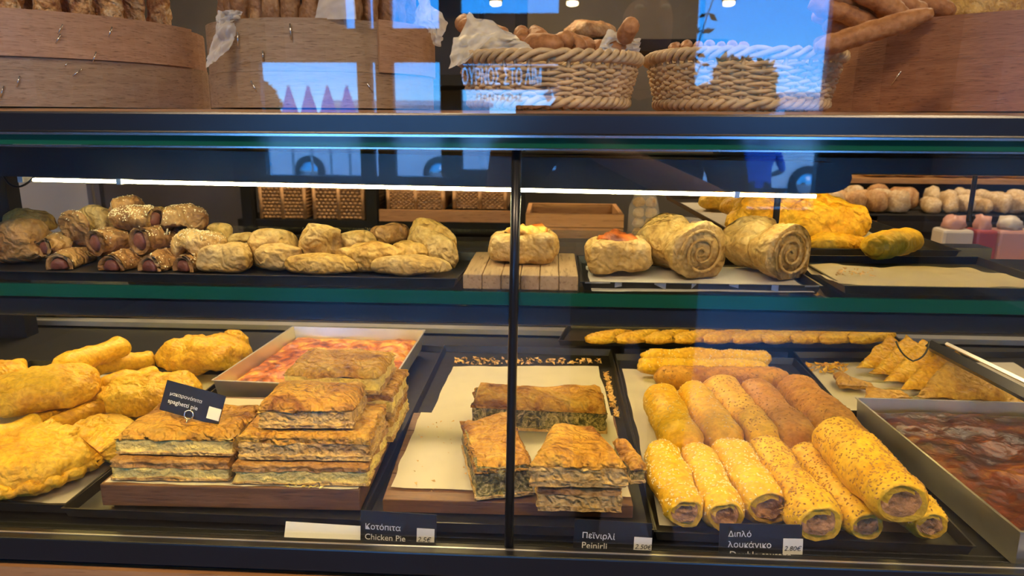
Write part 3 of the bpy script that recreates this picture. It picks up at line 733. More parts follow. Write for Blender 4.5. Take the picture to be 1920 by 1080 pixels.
# --- spinach pie tray
q = px4([(680, 992), (1222, 1010), (1142, 668), (836, 660)], Z0)
quadpan('baking_tray', q, .014, .0012, .003, 'tray_black', 'black baking tray under the spinach pie', 'tray')
sheet('parchment_sheet', px4([(752, 900), (1176, 900), (1122, 688), (850, 688)], .007), 'parchment', 'white parchment lining the back of the spinach pie tray', .002, .0)
b0, b1, b2, b3 = px4([(718, 960), (1186, 972), (1152, 800), (776, 792)], .010)
tb = thing('wooden_board', 'brown wooden board under the spinach pie pieces', 'board', (b0 + b1 + b2 + b3) / 4)
o_ = tb.location.copy()
for i in range(4):
    f0, f1 = i / 4, (i + 1) / 4 - .004
    l_ = [b0.lerp(b3, f0), b1.lerp(b2, f0), b1.lerp(b2, f1), b0.lerp(b3, f1)]
    vs = [p - o_ for p in l_] + [p - o_ + V(0, 0, .018) for p in l_]
    new('strip', bevelled(mesh('strip', vs, boxvf((0, 0, 0), (1, 1, 1))[1], 'board_brown', False), .0012), tb)
sheet('parchment_sheet', [p + V(0, 0, .0205) for p in px4([(734, 940), (1182, 960), (1148, 802), (790, 796)], .010)], 'parchment', 'white parchment on the board under the spinach pie', .0012, .0, seed=4)
ZS = .0332
GP = 'spinach pie pieces'
def spn(px, py, z, wpx, d, h, lab, rz=0, tilt=(0, 0), **k):
    c = P(px, py, z=z); return slab('spinach_pie_piece', c, wpix(c, wpx), d, h, lab, 'pie', rz, GP, tilt, k.pop('top', 'pie_top'), k.pop('fill', 'spinach_fill'), **k)
spn(1010, 790, ZS, 245, .075, .050, 'wide spinach pie piece at the back with torn crust', .02, (.0, .03), frac=(.1, .74))
spn(928, 880, ZS, 100, .15, .050, 'spinach pie wedge with its dark green cut side exposed', .24, frac=(.08, .8))
spn(1082, 925, ZS, 146, .085, .034, 'lower spinach pie piece with a pale plain side', .03, closed=True, top='puff_brown', dome=.03)
spn(1078, 874, ZS + .036, 168, .105, .040, 'upper spinach pie piece with a folded smooth crust', .03, (0, 0), closed=True, top='pie_top', shape='wedge')
spn(1178, 880, ZS, 26, .08, .034, 'torn flaky spinach pie offcut beside the sesame rolls', .22, (0, 0), frac=(.1, .6))
crumbs('pie_crumbs', [px4([(770, 930), (930, 930), (930, 790), (790, 790)], ZS)], 'crumb', 'golden crumbs on the parchment beside the spinach pie', 30, .003)
crumbs('pie_crumbs', [px4([(846, 684), (1128, 684), (1128, 675), (850, 673)], .0062), px4([(1132, 700), (1139, 700), (1160, 785), (1152, 785)], .0062)], 'crumb', 'dark toasted crumbs along the rims of the spinach pie tray', 320, .006)

# --- sesame sausage rolls
q = px4([(1232, 1012), (1815, 1040), (1486, 684), (1156, 676)], Z0)
quadpan('baking_tray', q, .013, .0012, .003, 'tray_black', 'black baking tray under the double sausage rolls', 'tray')
sheet('parchment_sheet', px4([(1236, 985), (1745, 1000), (1478, 704), (1166, 692)], Z0 + .002), 'parchment', 'white parchment under the double sausage rolls', .0012, seed=8)
GR = 'double sausage rolls'
def sr(pa, pb, hw, lab, z=None, mat='crust_roll', sm='sesame', n=380, lift=0.0, closed=False, **k):
    if closed: k['fill'] = mat
    g = P(*pb, z=.035); r = wpix(g, hw); zc = .012 + r * .86 + lift
    return log_roll('sausage_roll', P(*pa, z=zc), P(*pb, z=zc), r, mat, lab, 'sausage roll', GR, sm, n, **k)
LR = 'yellow sesame sausage roll in the front row by the spinach pie'
sr((1236, 845), (1284, 962), 42, 'yellow sesame sausage roll in the front row touching the spinach pie tray')
sr((1302, 848), (1362, 965), 42, 'yellow sesame sausage roll behind the left edge of the double sausage card')
sr((1364, 845), (1440, 950), 48, 'plump yellow sesame sausage roll right behind the double sausage card')
sr((1425, 845), (1535, 980), 52, 'golden sausage roll thick with toasted seeds and a ragged meaty end', mat='crust_roll', sm='sesame_toasted', n=640)
sr((1505, 850), (1625, 985), 44, 'golden seeded sausage roll half under the long top roll', sm='sesame_toasted', n=560)
sr((1648, 893), (1742, 985), 42, 'seeded sausage roll mostly hidden under the long top roll', sm='sesame_toasted', n=300)
sr((1560, 810), (1690, 942), 54, 'long golden seeded sausage roll lying on top of two others', sm='sesame_toasted', n=700, lift=.036)
sr((1235, 738), (1280, 835), 41, 'short yellow sesame roll in the second row on bare parchment side', closed=True, n=140)
sr((1296, 735), (1362, 830), 40, 'short yellow sesame roll in the second row with a rounded tip', closed=True, n=140)
sr((1345, 725), (1432, 835), 43, 'tan seeded roll in the second row next to the short yellow rolls', closed=True, mat='crust_roll', sm='sesame_toasted', n=240)
sr((1412, 735), (1500, 835), 44, 'brown seeded roll in the middle of the second row', closed=True, mat='crust_roll_brown', sm='sesame_toasted', n=240)
sr((1485, 725), (1600, 835), 45, 'brown seeded roll at the end of the second row by the triangles', closed=True, mat='crust_roll_brown', sm='sesame_toasted', n=260)
sr((1445, 672), (1212, 668), 18, 'seeded roll lying crosswise at the very back of its tray', closed=True, mat='crust_roll', sm='sesame', n=160)
sr((1440, 692), (1206, 686), 20, 'pale roll lying crosswise under the brown crosswise roll', closed=True, n=120)
sr((1226, 708), (1470, 714), 27, 'brown heavily seeded roll lying crosswise in front', closed=True, mat='crust_roll_brown', sm='sesame_toasted', n=420, lift=.006)
# --- twisted sticks at the very back
q = px4([(1050, 648), (1690, 654), (1650, 620), (1070, 616)], .030)
quadpan('baking_tray', q, .012, .0012, .003, 'tray_black', 'black baking tray of twisted pastry sticks at the back', 'tray')
for i in range(10):
    x = 1120 + i * 54; a, b = P(x - 20, 637, z=.052), P(x + 66, 625, z=.056)
    vf = sweep(line(a, b, 18), lambda t: .0185 * (1 - .5 * abs(2 * t - 1) ** 3), 12, True, True, .8, 5.0, lambda a_, t: 1 + .24 * math.cos(2 * a_))
    solid('twisted_pastry', (rough(vf[0], .003, 60, i), vf[1]), 'crust_yellow', 'golden twisted pastry stick on the raised back tray', 'pastry', 'twisted pastry sticks at the back')
# --- triangle pastries, leaning like dominoes
q = px4([(1584, 782), (2090, 800), (1940, 672), (1492, 672)], Z0)
quadpan('baking_tray', q, .013, .0012, .003, 'tray_black', 'black baking tray under the triangle pastries', 'tray')
sheet('parchment_sheet', px4([(1584, 776), (2070, 792), (1900, 680), (1504, 680)], Z0 + .002), 'parchment', 'white parchment under the triangle pastries', .001, seed=5)
crumbs('pastry_flakes', [px4([(1520, 700), (1590, 700), (1580, 684), (1512, 684)], .0095)], 'crust_yellow', 'yellow flakes scattered on the parchment behind the triangles', 60, .009)
def tri(name, c, s, th, rot, label, group='triangle pastries on the right tray', mat='puff_gold'):
    sd = nseed(); n = 15; vs, fs = [], []; idx = {}
    A, B, C = V(-.5 * s, -.22 * s, 0), V(.5 * s, -.22 * s, 0), V(0, .36 * s, 0)
    for side in (0, 1):
        for i in range(n + 1):
            for j in range(n + 1 - i):
                u, v = i / n, j / n; w = 1 - u - v; p = A * u + B * v + C * w; e = min(u, v, w); dz = th * (1 - math.exp(-e * 14)) * .5 + th * .07
                z = dz * (1 if side == 0 else -1) + th * .25 * fbm(V(p.x * 30, p.y * 30, sd + side * 9), 3)
                q = p + V(fbm(p * 40 + V(sd, 0, 0), 2), fbm(p * 40 + V(0, sd, 0), 2), 0) * .004
                idx[(side, i, j)] = len(vs); vs.append(V(q.x, q.y, z))
        for i in range(n):
            for j in range(n - i):
                fs.append((idx[(side, i, j)], idx[(side, i + 1, j)], idx[(side, i, j + 1)]))
                if i + j < n - 1: fs.append((idx[(side, i + 1, j)], idx[(side, i + 1, j + 1)], idx[(side, i, j + 1)]))
    per = [(i, 0) for i in range(n)] + [(n - i, i) for i in range(n)] + [(0, n - i) for i in range(n)]
    for k in range(len(per)):
        a, b = per[k], per[(k + 1) % len(per)]; fs.append((idx[(0, *a)], idx[(0, *b)], idx[(1, *b)], idx[(1, *a)]))
    o = new(name, mesh(name, vs, fs, mat), None, label, 'pastry', group, None, c); o.rotation_euler = rot
    return o
tri('triangle_pastry', P(1650, 742, z=.022), .10, .018, (0, 0, .3), 'triangle pastry lying flat beside the seeded rolls')
tri('triangle_pastry', P(1590, 716, z=.020), .09, .018, (0, 0, 2.2), 'triangle pastry lying flat under the leaning ones', mat='puff_gold')
for k, (px, py, s, l) in enumerate(((1684, 694, .15, 'first'), (1722, 706, .17, 'second'), (1756, 720, .18, 'third'), (1790, 735, .18, 'fourth'), (1822, 751, .18, 'last'))):
    le = math.radians(38)
    tri('triangle_pastry', P(px, py, z=.020) + V(0, math.cos(le), math.sin(le)) * .22 * s, s, .015, (le, 0, math.radians(-6)), l + ' of five leaning triangle pastries counted from the seeded rolls', mat='crust_yellow' if k < 4 else 'puff_gold')
# --- dark bake in the big pan
pan('roasting_pan', [(1903, 1062), (2480, 1085), (2180, 815), (1606, 797)], .002, .046, 'large aluminium roasting pan with the dark bake at the front', 'casserole_dark', 'dark red-brown glazed bake in the large pan', .030, .007, 15, .003)

# --- cards along the front glass
def front_card(px0, px1, py0, py1, label, lines, price, tilt=0.0, lean=-6):
    y = .004; py1 -= 4; a, b = P(px0, py1, y=y), P(px1, py1, y=y); w = (b - a).length; m = mpp(a); h = (py1 - py0) * m * 1.07
    c = (a + b) / 2
    return price_card('price_card', c, w, h, (math.radians(lean), tilt, math.atan2(b.y - a.y, b.x - a.x)), label, [(t, s * m, x * m, h - z * m) for t, s, x, z in lines],
                      (price[0] * m, h - price[1] * m, price[2] * m, price[3] * m, price[4]) if price else None, (price[5] if price else 10) * m)
front_card(676, 817, 962, 1030, 'black card reading Chicken Pie in front of the spinach pie tray', [('Κοτόпιτα', 66, 8, 36), ('Chicken Pie', 76, 8, 56)], (106, 62, 33, 34, '2.5€', 13), .03)
front_card(1074, 1219, 978, 1044, 'black card reading Peinirli by the sausage roll tray', [('Πεϊνιρλί', 60, 15, 36), ('Peinirli', 46, 15, 56)], (112, 58, 33, 30, '2.50€', 13), .03)
front_card(1347, 1501, 984, 1060, 'black card reading Double sausage before the seeded rolls', [('Διпλό', 42, 16, 25), ('λουκάνικο', 79, 16, 46), ('Double sausage', 112, 19, 66)], (117, 58, 36, 31, '2.80€', 13), -.02)
a, b = P(534, 1000, y=.006), P(676, 1006, y=.006)
bc = thing('blank_card', 'blank white card lying behind the front rail', 'card', (a + b) / 2, (math.radians(-25), .03, 0))
box('card', (-(b - a).length / 2, -.0005, -.006), ((b - a).length / 2, .0005, .013), 'sticker', bc)
# ================================================================== upper shelf
ZT = SHELF + .003
# --- left tray with the piled savouries
q = px4([(-260, 527), (842, 553), (890, 490), (-25, 470)], SHELF + .001)
q = [V(p.x, max(p.y, .006), p.z) for p in q]; quadpan('baking_tray', q, .010, .0012, .003, 'tray_black', 'long black baking tray of piled sausage rolls and puffs on the shelf', 'tray')
GH = 'hot dog pastries on the shelf'
def hotdog(px, py, rpx, y, yaw, label, L=.075, seed_n=120, mat='puff_brown', up=0.0, sm='sesame', rs=.62):
    c = P(px, py, y=y); r = wpix(c, rpx); base = V(c.x, c.y, max(ZT, c.z - r))
    s = nseed(); t = thing('hot_dog_pastry', label, 'pastry', base, group=GH)
    d = V(math.sin(yaw), math.cos(yaw), up).normalized(); c = c - base; a = c; b = c + d * L
    vf = sweep(line(a, b, 12), lambda q: r * (.93 + .12 * math.sin(min(1, q * 1.2) * math.pi)) * (1 if q < .85 else 1 - 2.6 * (q - .85)), 22, False, True, .95)
    vs = [v + (v - (a + d * (v - a).dot(d))).normalized() * r * (.16 * fbm(v * 40 + V(s, 0, 0), 3) + .05 * fbm(v * 160 + V(0, s, 0), 2)) for v in vf[0]]
    ring = vs[:22]; cen = sum(ring, V(0, 0, 0)) / 22; m = len(vs)
    # rolled lip at the open end
    for k, off in ((.86, -.0035), (rs + .02, .004), (rs, .016)):
        vs += [cen + (p - cen) * k + d * off for p in ring]
    fs = list(vf[1]) + [((i, (i + 1) % 22, m + (i + 1) % 22, m + i)) for i in range(22)]
    for k in range(2): fs += [(m + k * 22 + i, m + k * 22 + (i + 1) % 22, m + k * 22 + 22 + (i + 1) % 22, m + k * 22 + 22 + i) for i in range(22)]
    new('dough', mesh('dough', vs, fs, mat), t)
    sc = cen - d * .001
    sv, sf_ = sweep([sc - d * .0015, sc + d * .0005, sc + d * .004, sc + d * .03], lambda q: r * (.40 if q < .1 else .53 if q < .4 else .56), 18)
    new('sausage', mesh('sausage', rough(sv, .0006, 150, s), sf_, 'sausage'), t, label='dark red-brown sausage end')
    if seed_n: seeds('sesame_seeds', t, scatter((vs, vf[1]), seed_n, lambda p, n: n.z > .25), sm, .0014)
# front row
hotdog(110, 499, 27, .056, -.15, 'hot dog pastry with torn pastry beside its sausage in the bottom row', seed_n=30)
hotdog(209, 501, 28, .054, .1, 'bottom row hot dog pastry with a round sausage between two others', seed_n=60)
hotdog(281, 502, 28, .054, .15, 'bottom row hot dog pastry with the largest sausage end', seed_n=70)
hotdog(343, 502, 27, .056, .3, 'bottom row hot dog pastry with a narrow sausage slit', seed_n=70)
# second row
hotdog(84, 464, 24, .085, .5, 'small hot dog pastry leaning on the big brown puff', L=.085, seed_n=90)
hotdog(179, 455, 29, .080, .45, 'second row hot dog pastry with its sausage sunk deep', L=.08, seed_n=120)
hotdog(262, 452, 30, .080, .35, 'second row hot dog pastry with a wide dark opening', L=.08, seed_n=150)
hotdog(292, 412, 26, .105, -1.35, 'sesame covered hot dog pastry lying crosswise on the pile', L=.062, seed_n=330)
GU = 'savoury puffs on the shelf'
def pf(px, py, hw, ratio, hh, y, label, shape='round', mat='puff_pale', rz=0.0, tilt=(0, 0), n=0, sm='sesame', **k):
    """px,py = middle of the puff; hh = half height in pixels"""
    c = P(px, py, y=y); m = mpp(c); h = hh * 2 * m; c.z = max(ZT, c.z - h * .5)
    k.setdefault('flaky', .022)
    o = puff('savoury_puff', c, hw * m, hw * m * ratio, h, mat, label, 'pastry', rz, GU, shape, tilt=tilt, **k)
    if n:
        me = o.data; vs = [v.co.copy() for v in me.vertices]; fs = [tuple(p.vertices) for p in me.polygons]
        t = thing('savoury_puff', label, 'pastry', o.location, o.rotation_euler, GU); bpy.data.objects.remove(o)
        new('crust', me, t); seeds('sesame_seeds', t, scatter((vs, fs), n, lambda p, nn: nn.z > .2), sm, .0014)
        return t
    return o
pf(44, 468, 64, .6, 42, .095, 'big brown folded puff at the case corner', mat='puff_brown', amp=.16)
pf(10, 500, 36, .5, 22, .092, 'dark brown puff squeezed under the big folded one', mat='puff_brown')
pf(54, 412, 50, .6, 24, .17, 'golden crinkled puff at the back by the corner post', mat='puff_gold', amp=.2)
pf(12, 440, 36, .7, 22, .15, 'golden puff behind the big brown folded puff', mat='puff_gold')
pf(142, 428, 36, .6, 36, .115, 'square-sided puff standing up behind the hot dog pastries', 'square', 'puff_brown', rz=.1, n=60)
pf(185, 420, 34, .6, 32, .135, 'pale flat topped puff leaning on the square-sided one', 'square', 'puff_pale', rz=-.2)
pf(240, 392, 32, .9, 25, .125, 'glossy round bun crowning the pile', mat='puff_brown', n=24, amp=.05)
pf(340, 412, 42, .6, 26, .13, 'pointed brown puff sprinkled with sesame', 'tri', 'puff_brown', rz=.4, n=160, sm='sesame')
pf(322, 436, 20, .7, 16, .165, 'small sesame puff under the pointed one', mat='puff_brown', n=60)
pf(296, 402, 20, .8, 14, .16, 'little golden puff behind the round bun', mat='puff_gold')
pf(376, 460, 54, .6, 30, .085, 'almond-shaped puff thick with sesame', 'almond', 'puff_pale', rz=-.05, n=230, amp=.10)
pf(413, 434, 24, .8, 17, .14, 'small golden puff above the almond-shaped one', mat='puff_gold')
pf(458, 460, 33, .8, 22, .12, 'pale speckled puff behind the loaf-like one', mat='puff_pale')
pf(426, 502, 52, .6, 27, .066, 'loaf-like pale puff in the bottom row', 'square', 'puff_pale', e2=.6, amp=.10)
pf(464, 497, 26, .9, 18, .10, 'sesame puff half hidden behind the loaf-like one', n=60, mat='puff_brown')
pf(520, 470, 44, .6, 36, .092, 'pale curled puff with a darker sunken middle', 'moon', 'puff_pale', rz=.6, amp=.16)
pf(528, 506, 50, .6, 26, .070, 'pale round puff beneath the curled one', mat='puff_pale')
pf(600, 456, 47, .55, 42, .095, 'pale puff standing upright with a pointed foot', 'tri', 'puff_pale', rz=.3, tilt=(.3, .2), amp=.14)
pf(604, 515, 68, .5, 18, .060, 'smooth golden half-moon puff in the bottom row', 'almond', 'puff_gold', amp=.07)
pf(668, 461, 38, .7, 24, .105, 'pale oval puff beside the upright one', 'almond', 'puff_pale', rz=.4)
pf(692, 484, 64, .55, 26, .078, 'plump golden half-moon puff lying across two others', 'almond', 'puff_gold', rz=.12, amp=.09)
pf(724, 438, 40, .7, 20, .13, 'small puff with a browned pointed tip', 'tri', 'puff_brown', rz=.5)
pf(798, 443, 48, .6, 30, .135, 'bright yellow three-cornered puff on top of the end pile', 'tri', 'puff_gold', rz=-.5, tilt=(0, .35))
pf(765, 474, 40, .6, 21, .10, 'golden puff with a sharp corner tucked mid pile', 'tri', 'puff_gold', rz=-.2)
pf(800, 478, 54, .6, 34, .115, 'broad golden puff sloping to the tray end', 'almond', 'puff_pale', rz=-.4, tilt=(0, .4))
pf(775, 513, 72, .5, 20, .060, 'pleated half-moon puff at the tray corner', 'almond', 'puff_pale', rz=.05, amp=.12)
pf(826, 480, 24, .8, 18, .15, 'flat triangular puff at the tray end by the board', 'tri', 'puff_gold', rz=.2)
pf(700, 520, 30, .6, 14, .09, 'darker puff glimpsed between the half-moons', mat='puff_brown')
# --- board with one pastry
f0, f1, b1_, b0_ = P(860, 558, z=SHELF + .001), P(1087, 565, z=SHELF + .001), P(1082, 494, z=SHELF + .017), P(896, 488, z=SHELF + .017)
bb = thing('wooden_board', 'small pale butcher-block board on the glass shelf', 'board', (f0 + f1) / 2)
o_ = bb.location.copy(); w_ = (f1 - f0).length
for i in range(6):
    x0, x1 = -w_ / 2 + w_ * i / 6, -w_ / 2 + w_ * (i + 1) / 6 - .0005
    vs, fs = boxvf((x0, 0, 0), (x1, .135, .0165)); new('strip', bevelled(mesh('strip', vs, fs, 'board_wood', False), .0012), bb)
bb.location.y = max(.0, bb.location.y)
def boat(px, py, hw, hh, y, label, z=None, rz=0.0, flour=False):
    """boat-shaped pastry: thick rolled rim around a browned cheese middle"""
    c = P(px, py, y=y); m = mpp(c); a = hw * m; h = hh * 2 * m; c.z = z if z else c.z - h / 2; s = nseed()
    t = thing('cheese_boat_pastry', label, 'pastry', c, (0, 0, rz))
    def out(u): return min(1.16, .95 / max(abs(math.cos(u)), abs(math.sin(u))))
    vs, fs = pad(a * .95, a * .62, h * .92, 56, 24, 1, .62, .4, out); o = []
    for v in vs:
        rr = math.hypot(v.x / a, v.y / (a * .66)); f = v.copy()
        if v.z > h * .4: f.z -= h * .38 * max(0, 1 - (rr / .62) ** 4)
        d = V(v.x, v.y, v.z - h * .4).normalized(); f += d * h * (.16 * fbm(v * 26 + V(s, 0, 0), 4) + .03 * fbm(v * 110 + V(s, s, 0), 2)); f.z = max(0, f.z); o.append(f)
    new('dough', mesh('dough', o, fs, 'puff_pale'), t)
    fv, ff = pad(a * .62, a * .44, h * .24, 36, 10, 1, .9, .4)
    fv = [v + V(0, 0, h * .72 + h * .22 * fbm(v * 50 + V(s, 3, 0), 3)) for v in fv]
    new('melted_cheese', mesh('melted_cheese', fv, ff, 'casserole_red'), t, label='browned melted cheese')
    n = []
    for i in range(26):
        u = R.uniform(0, 6.28); n.append((V(math.cos(u) * a * R.uniform(.55, .8), math.sin(u) * a * .6 * R.uniform(.55, .8), h * .93), V(0, 0, 1)))
    return t
boat(984, 484, 69, 33, .075, 'square cheese pastry alone on the butcher-block board', SHELF + .018)
boat(1157, 503, 63, 36, .075, 'round cheese boat pastry on the worn tray', SHELF + .008, .15, True)
# --- worn tray with boat and twists
q = px4([(1100, 566), (1562, 572), (1452, 499), (1088, 495)], SHELF + .001)
q = [V(p.x, max(p.y, .006), p.z) for p in q]; quadpan('baking_tray', q, .009, .0012, .003, 'tray_black', 'chipped black tray with a bare metal edge on the shelf', 'tray')
fr0, fr1 = q[0], q[1]
for k in range(7):
    u0 = [0, .13, .30, .46, .62, .80, .94][k]; u1 = u0 + [.11, .03, .05, .02, .04, .03, .06][k]
    a, b = fr0.lerp(fr1, u0), fr0.lerp(fr1, u1); zt_ = SHELF + .011
    if k == 0: worn = [o for o in COL.objects if o.get('label', '').startswith('chipped black tray')][0]
    a, b = a - worn.location, b - worn.location; zt_ -= worn.location.z
    vs = [V(a.x, a.y - .0056, zt_ - .0015 - .004 * (k % 2)), V(b.x, b.y - .0056, zt_ - .001 - .003 * (k % 3)), V(b.x, b.y - .0060, zt_ + .0002), V(a.x, a.y - .0060, zt_ + .0002)]
    new('bare_metal_patch', mesh('bare_metal_patch', vs, [(0, 1, 2, 3)], 'tray_worn', False), worn)
sheet('parchment_sheet', px4([(1110, 546), (1528, 550), (1444, 502), (1098, 499)], SHELF + .003), 'parchment', 'parchment under the cheese boat and the twisted pastries', .0012, seed=11)
def twist(ends, y, z, r, label):
    s = nseed(); base = V(sum(P(*e, y=y).x for e in ends) / len(ends), y, z); t = thing('twisted_pastry', label, 'pastry', base, group='knotted twist pastries on the worn tray')
    pts = [P(ex, ey, y=y + dy) for (ex, ey), dy in zip(ends, (.075, .03, -.005))]
    r0 = r
    path = bez(pts[0], pts[1], pts[2], 30)
    low = min(p.z for p in path) - r0
    path = [V(p.x, p.y, max(p.z, z + r0 * .92)) - base for p in path]
    vf = sweep(path, lambda q: r0 * (.72 + .42 * abs(math.cos(q * math.pi)) ** .8), 26, True, True, .95, 4.5, lambda a, q: 1 + .07 * math.cos(3 * a) )
    vs = []
    for v in vf[0]:
        vs.append(v + V(fbm(v * 60 + V(s, 0, 0), 4), fbm(v * 60 + V(0, s, 0), 4), fbm(v * 60 + V(0, 0, s), 4)) * .0035)
    new('dough', mesh('dough', vs, vf[1], 'puff_pale'), t)
    # the coiled near end: a spiral of dough
    n = 60; c = path[-1]; d = (path[-1] - path[-4]).normalized(); A = frames([path[-4], path[-1]])[-1]
    sp_ = [c + d * (.0012 + .002 * (1 - i / n)) + (A[0] * math.cos(i * .26) + A[1] * math.sin(i * .26)) * (r0 * .92 * (1 - i / n * .9)) for i in range(n)]
    new('coiled_end', mesh('coiled_end', *sweep(sp_, lambda q: .0017 * (1 - .2 * q), 8), 'puff_pale'), t)
    return t
twist([(1240, 478), (1275, 520), (1312, 515)], .055, SHELF + .007, .031, 'knotted twist pastry beside the round cheese boat')
twist([(1400, 484), (1425, 520), (1478, 516)], .055, SHELF + .007, .031, 'knotted twist pastry at the tray end by the empty parchment')
# --- right: empty parchment tray
q = px4([(1588, 552), (2010, 560), (1830, 497), (1492, 494)], SHELF + .002)
q = [V(p.x, max(p.y, .006), p.z) for p in q]; quadpan('baking_tray', q, .009, .0012, .003, 'tray_black', 'black tray with only a brown parchment on it', 'tray')
sheet('parchment_sheet', px4([(1572, 541), (1960, 546), (1800, 502), (1500, 500)], SHELF + .0072), 'parchment_brown', 'empty crumpled brown parchment on the right shelf tray', .006, .0, 12, 21, 26, 20)
crumbs('pastry_flakes', [px4([(1570, 520), (1640, 520), (1640, 505), (1570, 505)], SHELF + .016)], 'crumb', 'small brown flakes on the empty parchment', 40, .003)
# --- tray of large yellow breads behind
q = px4([(1430, 478), (1790, 484), (1490, 374), (1250, 374)], SHELF + .002)
q = [V(p.x, max(p.y, .006), p.z) for p in q]; quadpan('baking_tray', q, .010, .0014, .003, 'tray_black', 'deep black tray of large yellow breads behind the shelf', 'tray')
sheet('parchment_sheet', px4([(1428, 474), (1740, 478), (1484, 380), (1268, 380)], SHELF + .004), 'parchment', 'parchment under the large yellow breads', .001, seed=14)
GB = 'large yellow breads'
def yb(px, py, hw, hh, y, ratio, lab, rz=0, **k):
    c = P(px, py, y=y); m = mpp(c); h = hh * 2 * m; c.z = max(SHELF + .007, c.z - h / 2)
    k.setdefault('flaky', .03); return puff('yellow_bread', c, hw * m, hw * m * ratio, h, 'crust_yellow', lab, 'bread', rz, GB, amp=k.pop('amp', .11), freq=k.pop('freq', 26), lines=k.pop('lines', .02), **k)
yb(1428, 430, 58, 38, .34, .6, 'lumpy yellow bread at the post with a browned end', .1)
yb(1530, 415, 98, 42, .32, .5, 'largest braided yellow bread on the deep tray', -.25)
yb(1440, 385, 85, 24, .50, .6, 'yellow bread behind the braided one', .0)
yb(1345, 378, 38, 16, .70, .6, 'yellow bread far back on the deep tray', .0)
yb(1572, 462, 60, 15, .25, .5, 'folded flat yellow bread in front of the braided one', .05, lines=0, amp=.08)
a, b = P(1712, 450, z=SHELF + .026), P(1640, 462, z=SHELF + .026)
log_roll('yellow_roll', a, b, .021, 'crust_roll', 'smooth long yellow roll beside the folded flat bread', 'bread', GB, fill='crust_roll')
# ================================================================== on top of the case
ZTOP = z_rt + .004
def band(name, t, r, a0, a1, z0, z1, th, mat, slope=0.0, cx=0, cy=0, n=40):
    vs, fs, uv = [], [], []
    for i in range(n + 1):
        a = a0 + (a1 - a0) * i / n; f = i / n
        for rr, zz in ((r, z0), (r, z1 + slope * f), (r - th, z1 + slope * f), (r - th, z0)):
            vs.append(V(math.cos(a) * rr, math.sin(a) * rr, zz)); uv.append((a * r * 3, zz * 3 + (rr != r) * .3))
    for i in range(n):
        for k in range(4):
            fs.append((i * 4 + k, i * 4 + (k + 1) % 4, i * 4 + 4 + (k + 1) % 4, i * 4 + 4 + k))
    fs += [(0, 1, 2, 3), (n * 4 + 3, n * 4 + 2, n * 4 + 1, n * 4)]
    me = mesh(name, vs, fs, mat, False, None, uv)
    return new(name, me, t)
def hoop_box(px, ycen, r, h, split, label, mats, staples, ov=None):
    x = P(px, 200, y=ycen).x; t = thing('bentwood_box', label, 'box', (x, ycen, ZTOP)); PI = math.pi
    band('lower_band', t, r + .0012, -PI, PI, .002, h * split, .004, mats[0])
    band('upper_band', t, r, -PI, PI, h * split + .0004, h, .004, mats[1])
    if ov: band('overlap_strip', t, r + .0042, ov[0], ov[1], h * split + .001, h + .002, .004, mats[2], .0, n=24)
    vs, fs = sweep([V(0, 0, .004), V(0, 0, .010)], r - .003, 48); new('bottom', mesh('bottom', vs, fs, mats[0], False), t)
    for (sx, sy, tilt, L) in staples:
        # pixel on the front of the hoop
        d = ray(sx, sy); o = CAM - t.location; rr = r + (.0058 if ov and ov[2](sx, sy) else .0020)
        A = d.x ** 2 + d.y ** 2; B = 2 * (o.x * d.x + o.y * d.y); C_ = o.x ** 2 + o.y ** 2 - rr * rr; D = B * B - 4 * A * C_
        if D < 0: continue
        k = (-B - math.sqrt(D)) / (2 * A); p = o + d * k; n_ = V(p.x, p.y, 0).normalized(); tg = V(-n_.y, n_.x, 0)
        dr = tg * math.sin(tilt) + V(0, 0, 1) * math.cos(tilt)
        new('staple', mesh('staple', *sweep([p - dr * L / 2, p + dr * L / 2], .0008, 6), 'steel'), t)
    return t
YB1, R1 = .29, .235
hoop_box(70, YB1, R1, .110, .53, 'wide bentwood box of seeded cheese twists with slanting staples', ('beech_grey', 'beech', 'beech'),
         [(113, 55, .5, .013), (109, 73, .5, .013), (207, 60, .4, .014), (177, 107, .4, .014), (124, 121, .5, .006), (145, 136, .9, .014), (34, 153, .35, .014), (4, 172, .35, .014), (393, 158, .8, .012)],
         (-math.pi / 2 - .02, -math.pi / 2 + 1.6, lambda x, y: x > 90 and y < 125))
YB2, R2 = .22, .142
hoop_box(612, YB2, R2, .100, .42, 'bentwood box of brown breadsticks lined with wax paper', ('beech_grey', 'beech_grey', 'beech'),
         [(446, 74, .05, .016), (545, 60, -.03, .018), (493, 105, .02, .012), (476, 162, -.5, .014), (694, 165, -.6, .012)],
         (-math.pi / 2 + .75, -math.pi / 2 + 2.2, lambda x, y: x > 735))
YB3, R3 = .36, .29
hoop_box(1915, YB3, R3, .112, .55, 'large reddish bentwood box with long breadsticks across its top', ('beech_red', 'beech_red', 'beech'), [(1680, 147, .6, .02)])
def stick(name, a, b, r, mat, label, cat, group, tw=0.0, amp=.1, bend=0.0, lobes=2, lob=.0, seg=12, n=20):
    s = nseed(); m = (a + b) / 2 + V(R.uniform(-1, 1), R.uniform(-1, 1), R.uniform(-.3, 1)) * bend
    vf = sweep(bez(a, m, b, n), lambda q: r * (.55 + .45 * min(1, 6 * q, 6 * (1 - q))), seg, True, True, 1, tw, lambda an, q: 1 + lob * math.cos(lobes * an))
    vs = [v + V(fbm(v * 55 + V(s, 0, 0), 3), fbm(v * 55 + V(0, s, 0), 3), fbm(v * 55 + V(0, 0, s), 3)) * r * amp * 2 for v in vf[0]]
    return solid(name, (vs, vf[1]), mat, label, cat, group)
